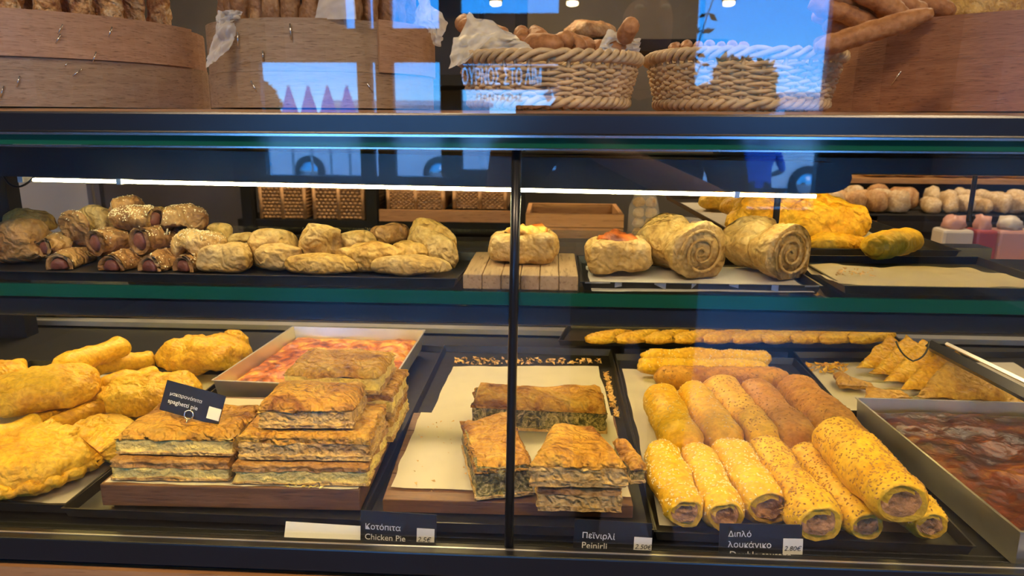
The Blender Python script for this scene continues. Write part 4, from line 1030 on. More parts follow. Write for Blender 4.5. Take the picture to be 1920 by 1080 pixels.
# twisted seeded sticks standing in the first box
GT = 'seeded cheese twists in the wide box'; cx1 = P(70, 200, y=YB1).x
LT = 'flaky seeded cheese twist standing in the wide bentwood box'
for i in range(17):
    ang = -math.pi / 2 + (i - 8) * .185; lean = R.uniform(-.004, .004)
    rr = R1 - .028 - .006 * (i % 2)
    b = V(cx1 + math.cos(ang) * rr * .98, YB1 + math.sin(ang) * rr * .98, ZTOP + .014); tp = V(cx1 + math.cos(ang) * rr + lean, YB1 + math.sin(ang) * rr, ZTOP + .21 + R.uniform(-.02, .03))
    stick('cheese_twist', b, tp, .0142, 'stick_pale', LT, 'breadstick', GT, 4.0, .16, .003, 2, .12, 14, 30)
for i in range(9):
    ang = -math.pi / 2 + (i - 4) * .30; rr = R1 - .085
    b = V(cx1 + math.cos(ang) * rr, YB1 + math.sin(ang) * rr, ZTOP + .014); stick('cheese_twist', b, b + V(R.uniform(-.008, .008), 0, .20), .0145, 'stick_pale', 'seeded cheese twist in the inner row of the wide bentwood box', 'breadstick', GT, 4.0, .16, .003, 2, .12, 14, 30)
# brown sticks in the second box
cx2 = P(612, 200, y=YB2).x; GQ = 'brown breadsticks in the papered box'
for i in range(15):
    ang = -math.pi / 2 + (i - 7) * .2; rr = R2 - .022 - .004 * (i % 2)
    b = V(cx2 + math.cos(ang) * rr * .97, YB2 + math.sin(ang) * rr * .97, ZTOP + .014); tp = V(cx2 + math.cos(ang) * rr, YB2 + math.sin(ang) * rr, ZTOP + .19 + R.uniform(-.02, .03))
    stick('breadstick', b, tp, .0098, 'stick_brown', 'rough brown breadstick standing in the papered bentwood box', 'breadstick', GQ, 3.0, .18, .004, 2, .12, 12, 24)
def crumple(name, ctr, w, h, rot, label, seed, fold=.02, freq=18, nx=26, ny=26, cut=None, mat='wax_paper'):
    def fn(u, v):
        x, z = (u - .5) * w, (v - .5) * h
        if cut: x, z = cut(u, v, w, h)
        return V(x, fold * (fbm(V(x * freq, z * freq, seed), 3) * 1.5 + .5 * math.sin(x * 60 + seed)), z)
    vs, fs = gridsheet(fn, nx, ny); M3 = Matrix.Rotation(rot[2], 3, 'Z') @ Matrix.Rotation(rot[1], 3, 'Y') @ Matrix.Rotation(rot[0], 3, 'X')
    return solid(name, ([M3 @ v + ctr for v in vs], fs), mat, label, 'paper')
# wax paper: over the rim of the second box, inside it, and on its right
def tripaper(pts, y, label, seed, fold=.006, mat='wax_paper'):
    """paper flap hung over a rim: corner pixels at given depths, crumpled"""
    c = [P(x, yy, y=y + dy) for x, yy, dy in pts]
    def fn(u, v):
        p = c[0].lerp(c[1], u).lerp(c[3].lerp(c[2], u), v)
        return p + V(0, 1, 0) * fold * fbm(V(u * 4, v * 4, seed), 3) * 2 + V(1, 0, 1) * fold * .5 * fbm(V(u * 3, v * 3, seed + 5), 2)
    vs, fs = gridsheet(fn, 18, 18)
    return solid('wax_paper', (vs, fs), mat, label, 'paper')
tripaper([(388, 128, .02), (428, 95, .03), (455, 22, .06), (408, 22, .05)], .045, 'wax paper flap hanging between the two bentwood boxes', 1)
tripaper([(408, 45, .03), (452, 38, .03), (450, 20, .04), (418, 20, .04)], .06, 'crumpled wax paper along the rim of the papered box', 2)
tripaper([(590, 36, .0), (668, 36, .0), (662, -40, .001), (604, -30, .001)], .086, 'wax paper sheet standing up in front of the brown breadsticks', 3, .0012)
tripaper([(775, 44, .0), (826, 88, .03), (838, 40, .03), (790, -20, .02)], .17, 'wax paper curling over the far rim of the papered box', 4, .01)
# ---- wicker baskets
def basket(px0, px1, ycen, ry, h, label, mat, rows=13, stakes=50, flare=.86):
    a, b = P(px0, 150, y=ycen), P(px1, 150, y=ycen); rx = (b.x - a.x) / 2; t = thing('wicker_basket', label, 'basket', ((a.x + b.x) / 2, ycen, ZTOP))
    def pt(u, z, off):
        f = flare + (1 - flare) * z / h; c, s = math.cos(u), math.sin(u); e = .75
        return V(spw(c, e) * (rx * f + off), spw(s, e) * (ry * f + off), z)
    parts = []
    for k in range(rows):
        z = .008 + (h - .02) * k / (rows - 1)
        path = [pt(2 * math.pi * i / (stakes * 2), z + .0012 * math.sin(i * 1.7 + k), .0028 * (1 if (i // 2 + k) % 2 else -1) * (1 if i % 2 else .2)) for i in range(stakes * 2 + 1)]
        parts.append(sweep(path, .0024, 6, False, False))
    wv = new('woven_sides', mesh('woven_sides', *join(*parts), mat), t, kind='stuff')
    parts = [sweep([pt(2 * math.pi * (i + .5) / stakes, z, 0) for z in (.002, h * .33, h * .66, h)], .0024, 6) for i in range(stakes)]
    new('stakes', mesh('stakes', *join(*parts), mat), t, kind='stuff')
    for ph in range(3):
        path = []
        for i in range(181):
            u = 2 * math.pi * i / 180; q = pt(u, h, 0); w = i * .62 + ph * 2.094
            path.append(q + V(math.cos(u), math.sin(u), 0) * .0048 * math.cos(w) + V(0, 0, .0048 * math.sin(w)))
        new('rim_strand', mesh('rim_strand', *sweep(path, .0033, 6, False, False), mat), t)
        path = [pt(2 * math.pi * i / 180, .005, 0) + V(0, 0, .004 * math.sin(i * .62 + ph * 2.094)) + V(math.cos(2 * math.pi * i / 180), math.sin(2 * math.pi * i / 180), 0) * .005 * math.cos(i * .62 + ph * 2.094) + V(0, 0, .0045) for i in range(181)]
        new('base_strand', mesh('base_strand', *sweep(path, .0036, 6, False, False), mat), t)
    vs, fs = gridsheet(lambda u, v: V((u - .5) * 1.7 * rx * flare, (v - .5) * 1.5 * ry * flare, .006), 2, 2); new('woven_base', mesh('woven_base', vs, fs, mat), t)
    return t
YK = .15
basket(868, 1192, YK, .095, .058, 'pale wicker basket of short cinnamon breadsticks', 'wicker')
basket(1218, 1556, .20, .11, .064, 'wide wicker basket beside the reddish bentwood box', 'wicker')
tripaper([(845, 110, .03), (1000, 92, .0), (960, 62, .05), (880, 22, .05)], .085, 'crumpled pale paper spilling over the pale basket rim', 6, .008, 'parchment')
tripaper([(842, 128, .0), (872, 118, .0), (930, 60, .03), (850, 70, .03)], .065, 'paper corner hanging outside the pale basket', 7, .006, 'parchment')
tripaper([(1118, 98, .01), (1198, 98, .02), (1202, 72, .03), (1140, 55, .03)], .10, 'torn paper point at the handle end of the pale basket', 8, .006, 'parchment')
GC = 'short cinnamon breadsticks in the pale basket'
for k, (xa, ya, xb, yb_, y) in enumerate(((985, 82, 1035, 84, .11), (1000, 62, 1014, 72, .15), (975, 58, 985, 78, .16), (1035, 84, 1062, 76, .12), (1055, 72, 1085, 90, .13), (1068, 80, 1098, 84, .15), (1168, 75, 1182, 50, .12), (920, 56, 940, 66, .17), (866, 42, 876, 50, .18), (1010, 95, 1060, 94, .14), (1080, 95, 1150, 92, .15))):
    a, b = P(xa, ya, y=y), P(xb, yb_, y=y - .02)
    stick('cinnamon_stick', a, b + (b - a) * .3, .0105, 'stick_cinnamon', 'stubby cinnamon coloured breadstick in the pale basket', 'breadstick', GC, 0, .08, .002)
c = P(1108, 78, y=1.3); puff('round_loaf', c, .07, .07, .05, 'loaf', 'round floury loaf on the shelf behind the pale basket', 'bread')
for k in range(7):
    a = P(1262 + k * 22, 94 - k % 2 * 4, y=.17); stick('cinnamon_stick', a, a + V(.012, .05, .008), .0075, 'stick_cinnamon', 'dark breadstick in the wide wicker basket', 'breadstick', 'breadsticks in the wide basket', 0, .08)
# ---- long sticks on the right box
GL = 'long breadsticks on the reddish box'
for k, (xa, ya, xb, yb_, y, lab) in enumerate(((1528, 92, 1745, 26, .075, 'longest breadstick slanting over the outside of the reddish box'), (1520, 5, 1640, 45, .16, 'long breadstick lowest of the fan in the reddish box'), (1545, -12, 1690, 30, .17, 'long breadstick second of the fan in the reddish box'),
        (1600, -15, 1700, 30, .15, 'long breadstick in the middle of the fan'), (1640, -20, 1742, 28, .17, 'long breadstick crossing under the fan'), (1700, -10, 1790, 26, .20, 'breadstick beside the pale loaf'), (1525, 30, 1650, 42, .20, 'breadstick at the back of the fan'), (1545, 50, 1650, 48, .18, 'breadstick tucked below the fan'))):
    stick('long_breadstick', P(xa, ya, y=y), P(xb, yb_, y=y + (.0 if k else -.012)), .0112, 'stick_cinnamon', lab, 'breadstick', GL, 0, .10, .003, n=30)
c = P(1795, 22, y=.30); puff('pale_loaf', c - V(0, 0, .02), .085, .06, .05, 'puff_gold', 'pale golden loaf lying in the reddish bentwood box', 'bread')
# ================================================================== shop behind the case
def rack_box(name, t, a, b, mat, bev=0):
    o = t.location; vs, fs = boxvf([min(p, q) for p, q in zip(a, b)], [max(p, q) for p, q in zip(a, b)]); me = mesh(name, [v - o for v in vs], fs, mat, False)
    if bev: bevelled(me, bev)
    return new(name, me, t)
def pz(px, py, y): return P(px, py, y=y)
# --- basket rack
YR = 2.1
a, b = pz(440, 345, YR), pz(975, 420, YR)
rk = thing('shelf_rack', 'dark shelf rack holding the deep wicker storage baskets behind the case', 'rack', ((a.x + b.x) / 2, YR + .2, ZF))
zsh = pz(700, 414, YR).z
rack_box('shelf_board', rk, (a.x, YR, zsh - .05), (b.x, YR + .5, zsh), 'matte_black')
z2 = pz(700, 470, YR).z; rack_box('shelf_board', rk, (a.x, YR, z2 - .04), (b.x, YR + .5, z2), 'matte_black')
rack_box('shelf_board', rk, (a.x, YR, .62), (b.x, YR + .5, .66), 'matte_black')
rack_box('shelf_board', rk, (a.x, YR, 1.05), (b.x, YR + .5, 1.09), 'matte_black')
for px in (466, 698, 975): p = pz(px, 380, YR); rack_box('post', rk, (p.x - .022, YR - .02, ZF), (p.x + .022, YR + .03, 1.3), 'matte_black')
rack_box('back_board', rk, (a.x, YR + .5, ZF), (b.x, YR + .53, 1.3), 'wall_paint')
rack_box('front_board', rk, (pz(712, 400, YR).x, YR - .012, zsh + .001), (pz(958, 400, YR).x, YR - .001, pz(700, 392, YR).z), 'shop_wood')
def drawer(x0, x1, y0, y1, yy, lab, depth=.35):
    a, b = pz(x0, y1, yy), pz(x1, y0, yy); a.x = pz(x0, 380, yy).x + .012; b.x = pz(x1, 380, yy).x - .012; w, h = b.x - a.x, b.z - a.z
    t = thing('storage_basket', lab, 'basket', ((a.x + b.x) / 2, yy, max(a.z, zsh + .002)), group='wicker storage baskets on the dark rack')
    parts = []
    for k in range(10):
        z = h * (k + .5) / 10; n = 44
        parts.append(sweep([V(-w / 2 + w * i / n, .004 * (1 if (i // 2 + k) % 2 else -1), z) for i in range(n + 1)], h / 22, 6))
        for s in (-1, 1): parts.append(sweep([V(s * w / 2, depth * i / 10, z) for i in range(11)], h / 22, 5))
    new('woven_sides', mesh('woven_sides', *join(*parts), 'wicker_dark'), t, kind='stuff')
    for s in (-1, 0, 1): new('stake', mesh('stake', *sweep([V(s * w * .49, -.006, 0), V(s * w * .49, -.006, h)], .008, 6), 'wicker_dark'), t)
    vs, fs = boxvf((-w / 2, .012, .0), (w / 2, depth, h * .8)); new('lining', mesh('lining', vs, fs, 'shop_wood', False), t)
zs_px = 413
drawer(484, 578, 347, 412, YR + .02, 'wicker storage basket next to the left rack post')
drawer(584, 688, 347, 412, YR + .02, 'wicker storage basket between the left one and the middle post')
drawer(722, 838, 357, 391, YR + .02, 'wicker storage basket behind the wooden board, by the middle post')
drawer(846, 955, 357, 391, YR + .02, 'wicker storage basket behind the wooden board, by the case divider')
# baskets for the rack's lower row
for px, lab in ((530, 'brown loaf lying on the lower rack board under the left storage basket'), (585, 'brown loaf lying on the lower rack board')):
    c = pz(px, 466, YR + .05); c.z = z2 + .001; puff('brown_loaf', c, .05, .06, .06, 'loaf', lab, 'bread', group='brown loaves on the rack')
# pale panel and pipes at the left
a, b = pz(25, 345, 2.4), pz(196, 470, 2.4)
struct('trim_1', (a.x, 2.4, ZF), (b.x, 2.45, 1.3), 'wall_pale')
for px in (176, 190): p = pz(px, 380, 2.3); struct('trim_%d' % (2 if px == 176 else 3), (p.x - .012, 2.28, ZF), (p.x + .012, 2.31, ZC), 'steel')
# --- crate, and bags of rolls
YC = 1.25
a, b = pz(985, 476, YC), pz(1170, 402, YC)
tbn = thing('side_counter', 'dark side counter behind the case carrying the wooden crate', 'counter', ((a.x + b.x) / 2 + .1, YC + .2, ZF))
rack_box('counter_top', tbn, (a.x - .06, YC - .03, a.z - .04), (b.x + .42, YC + .4, a.z - .001), 'matte_black'); rack_box('counter_body', tbn, (a.x - .04, YC + .02, ZF), (b.x + .40, YC + .38, a.z - .04), 'matte_black')
cr = thing('wooden_crate', 'plain orange-brown wooden crate behind the board pastry', 'crate', ((a.x + b.x) / 2, YC, a.z)); w, h = b.x - a.x, b.z - a.z
for k in range(3):
    vs, fs = boxvf((-w / 2, 0, h * k / 3 + .001), (w / 2, .012, h * (k + 1) / 3 - .001)); new('plank', mesh('plank', vs, fs, 'shop_wood', False), cr)
    vs, fs = boxvf((-w / 2, .25, h * k / 3 + .001), (w / 2, .262, h * (k + 1) / 3 - .001)); new('plank', mesh('plank', vs, fs, 'shop_wood', False), cr)
    for s in (-1, 1):
        vs, fs = boxvf((s * w / 2 - .012, .012, h * k / 3 + .001), (s * w / 2, .25, h * (k + 1) / 3 - .001)) if s > 0 else boxvf((-w / 2, .012, h * k / 3 + .001), (-w / 2 + .012, .25, h * (k + 1) / 3 - .001)); new('plank', mesh('plank', vs, fs, 'shop_wood', False), cr)
paper('bag_film', (.85, .83, .78), .75, .2)
def bag(px0, px1, y0, y1, y, lab):
    a, b = pz(px0, y1, y), pz(px1, y0, y); w, h = b.x - a.x, b.z - a.z
    t = thing('bread_bag', lab, 'bag', ((a.x + b.x) / 2, y, a.z + .009), group='clear bags of rolls on the side counter')
    vs, fs = pad(w / 2, w * .4, h, 28, 16, .8, .6, .45); new('film', mesh('film', rough(vs, .008, 30, nseed()), fs, 'bag_film'), t)
    k = 0
    for r_ in range(5):
        for s in (-1, 1):
            k += 1; v2, f2 = pad(w * .19, w * .19, h * .17, 18, 10); new('roll', mesh('roll', rough([v + V(s * w * .2, -.01, h * (.05 + .175 * r_)) for v in v2], .003, 60, k), f2, 'loaf_flour' if k % 3 else 'puff_gold'), t)
bag(1176, 1238, 366, 474, YC + .06, 'tall clear bag of pale rolls beside the crate')
bag(1252, 1330, 415, 474, YC + .06, 'short clear bag of rolls under the deep bread tray')
# --- bread display on the right
YD = 1.75
def dz(py): return pz(1720, py, YD).z
xa, xb = pz(1500, 400, YD).x, 3.2
dsp = thing('bread_display', 'wooden bread display counter beyond the deep tray', 'counter', ((xa + xb) / 2, YD + .3, ZF))
rack_box('lower_shelf', dsp, (xa + .25, YD - .16, dz(482) - .04), (xb, YD + .6, dz(482)), 'shop_wood')
rack_box('tray_shelf', dsp, (xa, YD, dz(404) - .02), (xb, YD + .6, dz(404)), 'matte_black')
rack_box('rear_shelf', dsp, (xa, YD + .62, dz(362) - .02), (xb, YD + 1.1, dz(362)), 'shop_wood')
rack_box('side_panel', dsp, (xa + .22, YD + .0, dz(482)), (xa + .26, YD + .6, dz(406)), 'shop_wood')
rack_box('body', dsp, (xa + .25, YD + .05, ZF), (xb, YD + .58, dz(482) - .04), 'matte_black')
rack_box('back_board', dsp, (xa, YD + 1.1, ZF), (xb, YD + 1.13, .52), 'wall_paint')
rr = random.Random(3)
for k in range(12):
    px = 1556 + (k % 4) * 42 + (k // 4 % 2) * 12; y = YD + .07 + (k // 4) * .10; c = P(px, 400, y=y); c.z = dz(404) + .001
    puff('bread_roll', c, rr.uniform(.038, .043), .042, rr.uniform(.06, .08), 'loaf' if k % 3 else 'loaf_flour', 'round brown roll heaped at the near end of the bread display', 'bread', rr.uniform(0, 3), 'rolls heaped on the bread display', amp=.08, nu=24, nv=10)
for k in range(20):
    px = 1742 + (k % 10) * 30; y = YD + .10 + (k // 10) * .17; c = P(px, 404, y=y); c.z = dz(404) + .001
    puff('floury_twist', c, rr.uniform(.065, .075), .026, rr.uniform(.05, .07), 'loaf_flour', 'floury pale twist loaf on the black display tray', 'bread', rr.uniform(1.3, 1.6), 'floury twist loaves on the display', amp=.16, nu=28, nv=10)
for k, (px, lab) in enumerate(((1640, 'flat golden loaf on the rear display shelf nearest the lamp end'), (1700, 'oval brown loaf on the rear display shelf'), (1770, 'reddish crusty loaf on the rear display shelf by the post'), (1830, 'reddish flat loaf on the rear display shelf beside the crusty one'), (1890, 'yellow loaf at the end of the rear display shelf'))):
    c = P(px, 362, y=YD + .72); c.z = dz(362) + .001; puff('display_loaf', c, .07, .06, .06, ('puff_gold', 'loaf', 'loaf', 'puff_brown', 'crust_yellow')[k], lab, 'bread', .3 * k, 'loaves on the rear display shelf', amp=.1, nu=28, nv=12)
plain('pack_white', (.50, .44, .38), .4); plain('pack_pink', (.50, .26, .22), .4); plain('pack_red', (.30, .05, .05), .4)
for k, (px, w, mt, lab) in enumerate(((1742, .10, 'pack_white', 'white packet with a pale window on the lower display shelf'), (1792, .07, 'pack_red', 'dark red packet on the lower display shelf'), (1840, .10, 'pack_pink', 'pink gift packet tied at the top on the lower display shelf'), (1895, .09, 'pack_white', 'pale gift packet at the end of the lower display shelf'))):
    c = P(px, 470, y=YD + .06); t = thing('gift_packet', lab, 'packet', (c.x, YD - .07, dz(482) + .001), group='packets on the lower display shelf')
    vs, fs = boxvf((-w / 2, -.04, 0), (w / 2, .04, .11)); new('pack', bevelled(mesh('pack', vs, fs, mt, False), .01), t)
    v2, f2 = pad(w * .35, .03, .05, 20, 8); new('bow', mesh('bow', rough([v + V(0, 0, .105) for v in v2], .012, 60, k), f2, 'pack_pink' if k != 2 else 'pack_white'), t)
# log ends decorating the wall
for k in range(14):
    px = 1690 + (k % 7) * 17; py = 300 + (k // 7) * 22; c = P(px, py, y=YD + 1.06)
    vs, fs = sweep([V(0, -.03, 0), V(0, .03, 0)], .03 + .006 * (k % 3), 14); o = new('log_end', mesh('log_end', vs, fs, 'board_wood'), dsp); o.location = c - dsp.location
# shelf with a round loaf, behind the pale basket
lf = [o for o in COL.objects if o.name.startswith('round_loaf')][0]
wsx = lf.location.x; ws = thing('wall_shelf', 'dark hanging shelf behind the pale basket with a round loaf', 'shelf', (wsx, lf.location.y + .03, lf.location.z - .03))
box('board', (-.35, -.10, 0), (.35, .14, .0295), 'matte_black', ws)
for s in (-.3, .3): box('hanger', (s - .006, .0, .03), (s + .006, .012, ZC - ws.location.z), 'matte_black', ws)
# bag with a label at the back of the lower deck
c = P(150, 640, y=.98); bgx = thing('labelled_bag', 'grey plastic bag with a white label behind the yellow pies', 'bag', (c.x, .98, .0))
plain('bag_grey', (.16, .18, .17), .35)
vs, fs = pad(.16, .06, .12, 28, 12); new('film', mesh('film', [V(v.x, v.y, max(v.z, 0)) for v in rough(vs, .01, 20, 5)], fs, 'bag_grey'), bgx)
box('label', (-.13, -.062, .05), (-.07, -.060, .075), 'sticker', bgx)
# ================================================================== outside and the people seen only as reflections
struct('ground', (-60, -90, ZF - .25), (60, YF - .1, ZF - .1), 'pavement')
plain('leaf', (.05, .10, .03), .6, var=.4, vscale=8); plain('bark', (.10, .07, .05), .8); plain('hill', (.10, .16, .22), .9); plain('house_wall', (.75, .73, .70), .8)
plain('car_white', (.75, .76, .78), .2, coat=.5); plain('car_glass', (.03, .04, .05), .1); plain('rubber', (.02, .02, .02), .7)
plain('shirt_blue', (.03, .12, .55), .8); plain('skin', (.45, .26, .18), .55); plain('cloth_dark', (.018, .018, .022), .85); plain('trousers', (.03, .035, .05), .85); plain('hair', (.015, .011, .009), .6); plain('parasol_blue', (.10, .25, .62), .8)
def leafball(n, rx, ry, rz_, size, seed, cz=0):
    r = random.Random(seed); vs, fs = [], []
    for i in range(n):
        d = V(r.gauss(0, 1), r.gauss(0, 1), r.gauss(0, 1)).normalized() * (r.random() ** .35); k = 1 + .35 * fbm(d * 2 + V(seed, 0, 0), 2)
        p = V(d.x * rx * k, d.y * ry * k, d.z * rz_ * k + cz); a = V(r.uniform(-1, 1), r.uniform(-1, 1), r.uniform(-1, 1)).normalized(); b = a.orthogonal().normalized(); s = size * r.uniform(.6, 1.3); o = len(vs)
        vs += [p - a * s, p + b * s * .5, p + a * s, p - b * s * .5]; fs.append((o, o + 1, o + 2, o + 3))
    return vs, fs
def tree(px, py_top, yv, w_px, lab, seed):
    c = M(px, 215, yv); top = M(px, py_top, yv); h = top.z - (ZF - .1); w = w_px * mpp(P(px, 215, y=yv)) / 2
    t = thing('tree', lab, 'tree', (c.x, c.y, ZF - .1)); rz_ = (h - 1.2) / 2
    new('crown', mesh('crown', *leafball(2600, w, w, rz_, .16, seed, h - rz_), 'leaf', False), t, kind='stuff'); new('trunk', mesh('trunk', *sweep([V(0, 0, 0), V(.05, 0, h * .4), V(0, .05, h * .75)], lambda q: .14 * (1 - .6 * q), 8), 'bark'), t)
tree(1385, 112, 17, 120, 'bushy green tree across the street', 2); tree(1320, 165, 22, 60, 'low green tree across the street beside the bushy one', 5); tree(470, 150, 20, 110, 'green tree across the street by the shop wall', 9)
for k, (px, w, ptop, lab) in enumerate(((780, 260, 196, 'white low house across the street beside the sign'), (1240, 200, 190, 'white low house across the street next to the trees'), (1520, 160, 182, 'pale house far across the street behind the bushy tree'))):
    c = M(px, 215, 40); tz = M(px, ptop, 40).z; t = thing('house', lab, 'house', (c.x, c.y, ZF - .1)); ww = w * mpp(P(px, 215, y=40)) / 2; h = tz - ZF
    vs, fs = boxvf((-ww, -3, 0), (ww, 3, h)); new('walls', mesh('walls', vs, fs, 'house_wall', False), t)
    vs, fs = boxvf((-ww - .2, -3.2, h), (ww + .2, 3.2, h + .25)); new('roof', mesh('roof', vs, fs, 'house_wall', False), t)
    for j in range(5):
        x = -ww + ww * 2 * (j + .5) / 5; vs, fs = boxvf((x - .5, 2.98, h * .45), (x + .5, 3.05, h * .75)); new('window', mesh('window', vs, fs, 'car_glass', False), t)
# row of blue folded parasols (zigzag in the left pane)
for k in range(5):
    c = M(545 + k * 36, 215, 12); tp = M(545 + k * 36, 160, 12).z
    t = thing('parasol', 'blue parasol on the quay outside the shop window', 'parasol', (c.x, c.y, ZF - .1), group='blue parasols on the quay'); h = tp - ZF + .1
    new('pole', mesh('pole', *sweep([V(0, 0, 0), V(0, 0, h)], .025, 8), 'steel'), t); new('canopy', mesh('canopy', *sweep([V(0, 0, h - .5), V(0, 0, h)], lambda q: .165 - .15 * q, 8), 'parasol_blue', False), t)
def car(px, y, lab):
    c = M(px, 320, y); t = thing('car', lab, 'car', (c.x, c.y, ZF - .1)); pr = [(-2.1, .3), (-2.1, .75), (-1.9, .85), (-1.1, .95), (-.5, 1.42), (.9, 1.45), (1.6, .98), (2.1, .9), (2.15, .3)]
    n = len(pr); vs = [V(x, s * (.85 if z < 1 else .68), z) for s in (-1, 1) for x, z in pr]; fs = [tuple(range(n)), tuple(range(2 * n - 1, n - 1, -1))] + [(i, (i + 1) % n, n + (i + 1) % n, n + i) for i in range(n)]
    new('body', bevelled(mesh('body', vs, fs, 'car_white', False), .05), t)
    for s in (-1, 1):
        gw = [V(-.95, s * .82, .97), V(-.45, s * .71, 1.36), V(.82, s * .71, 1.38), V(1.35, s * .82, 1.0)]; new('side_window', mesh('side_window', gw, [(0, 1, 2, 3)], 'car_glass', False), t)
        for x in (-1.35, 1.35): new('wheel', mesh('wheel', *sweep([V(x, s * .70, .32), V(x, s * .90, .32)], .32, 20), 'rubber'), t); new('hubcap', mesh('hubcap', *sweep([V(x, s * .88, .32), V(x, s * .91, .32)], .19, 14), 'steel'), t)
car(1345, 13, 'white car parked outside the shop front'); car(720, 15, 'white car parked outside near the sign window')
# hanging plant by the shop front
p = M(1272, 215, 5.3); pl = thing('potted_plant', 'tall dark leafy plant in a pot beside the shop front', 'plant', (p.x, p.y, ZF))
new('pot', mesh('pot', *sweep([V(0, 0, 0), V(0, 0, .4)], lambda q: .14 + .05 * q, 20), 'bark'), pl)
r_ = random.Random(4)
for k in range(7):
    a = V(0, 0, .38); b = V(r_.uniform(-.1, .1), r_.uniform(-.1, .1), 1.3); c = V(r_.uniform(-.22, .22), r_.uniform(-.2, .2), 1.7 + r_.uniform(0, .65)); path = bez(a, b, c, 14)
    st = new('stem', mesh('stem', *sweep(path, lambda q: .012 * (1 - .7 * q), 6), 'bark'), pl)
    vs, fs = [], []
    for j in range(22):
        q = path[3 + j // 2] if 3 + j // 2 < 14 else c; d = V(r_.uniform(-1, 1), r_.uniform(-1, 1), r_.uniform(-.5, .6)).normalized(); s = d.orthogonal().normalized(); o = len(vs); L = r_.uniform(.07, .12)
        vs += [q, q + d * L * .5 + s * L * .22, q + d * L, q + d * L * .5 - s * L * .22]; fs.append((o, o + 1, o + 2, o + 3))
    new('leaves', mesh('leaves', vs, fs, 'leaf', False), st, kind='stuff')
# ------------------------------------------------------------------ people
def figure(name, label, loc, rz, J, E, mats, headc, facing=V(0, 1, 0), hair=True):
    """J: name -> (point, radius, material); E: bones. One skinned surface, head shaped by extra vertices."""
    keys = list(J); me = bpy.data.meshes.new(name); me.from_pydata([tuple(J[k][0]) for k in keys], [(keys.index(a), keys.index(b)) for a, b in E], [])
    o = bpy.data.objects.new(name, me); COL.objects.link(o); o.modifiers.new('skin', 'SKIN'); sv = me.skin_vertices[0].data
    for i, k in enumerate(keys):
        r = J[k][1]; sv[i].radius = (r, r) if not isinstance(r, tuple) else r; sv[i].use_root = (k == 'pelvis')
    sb = o.modifiers.new('sub', 'SUBSURF'); sb.levels = 2
    dg = bpy.context.evaluated_depsgraph_get(); dg.update(); m2 = bpy.data.meshes.new_from_object(o.evaluated_get(dg)); bpy.data.objects.remove(o)
    m2.materials.clear(); ml = sorted(set(J[k][2] for k in keys))
    for x in ml: m2.materials.append(MATS[x])
    bones = [(J[a][0], J[b][0], J[b][2]) for a, b in E]
    def dseg(p, a, b): t = max(0, min(1, (p - a).dot(b - a) / max(1e-9, (b - a).length_squared))); return (p - a - (b - a) * t).length
    for f in m2.polygons:
        f.use_smooth = True; c = f.center; f.material_index = ml.index(min(bones, key=lambda s: dseg(c, s[0], s[1]))[2])
    t = thing(name, label, 'person', loc, (0, 0, rz)); new('body', m2, t)
    if hair:
        v, f = pad(.092, .105, .17, 28, 14, 1, 1, .5); v = [q + headc + V(0, -.022 * facing.y, -.02) for q in v]; v = [q for q in v]
        new('hair', mesh('hair', rough(v, .006, 30, 3), f, 'hair'), t)
    for s in (-1, 1): new('eye', mesh('eye', *[([q * .012 + headc + V(s * .032, .098 * facing.y, .0) for q in pad(1, 1, 1, 10, 6)[0]]), pad(1, 1, 1, 10, 6)[1]], 'sticker'), t)
    return t
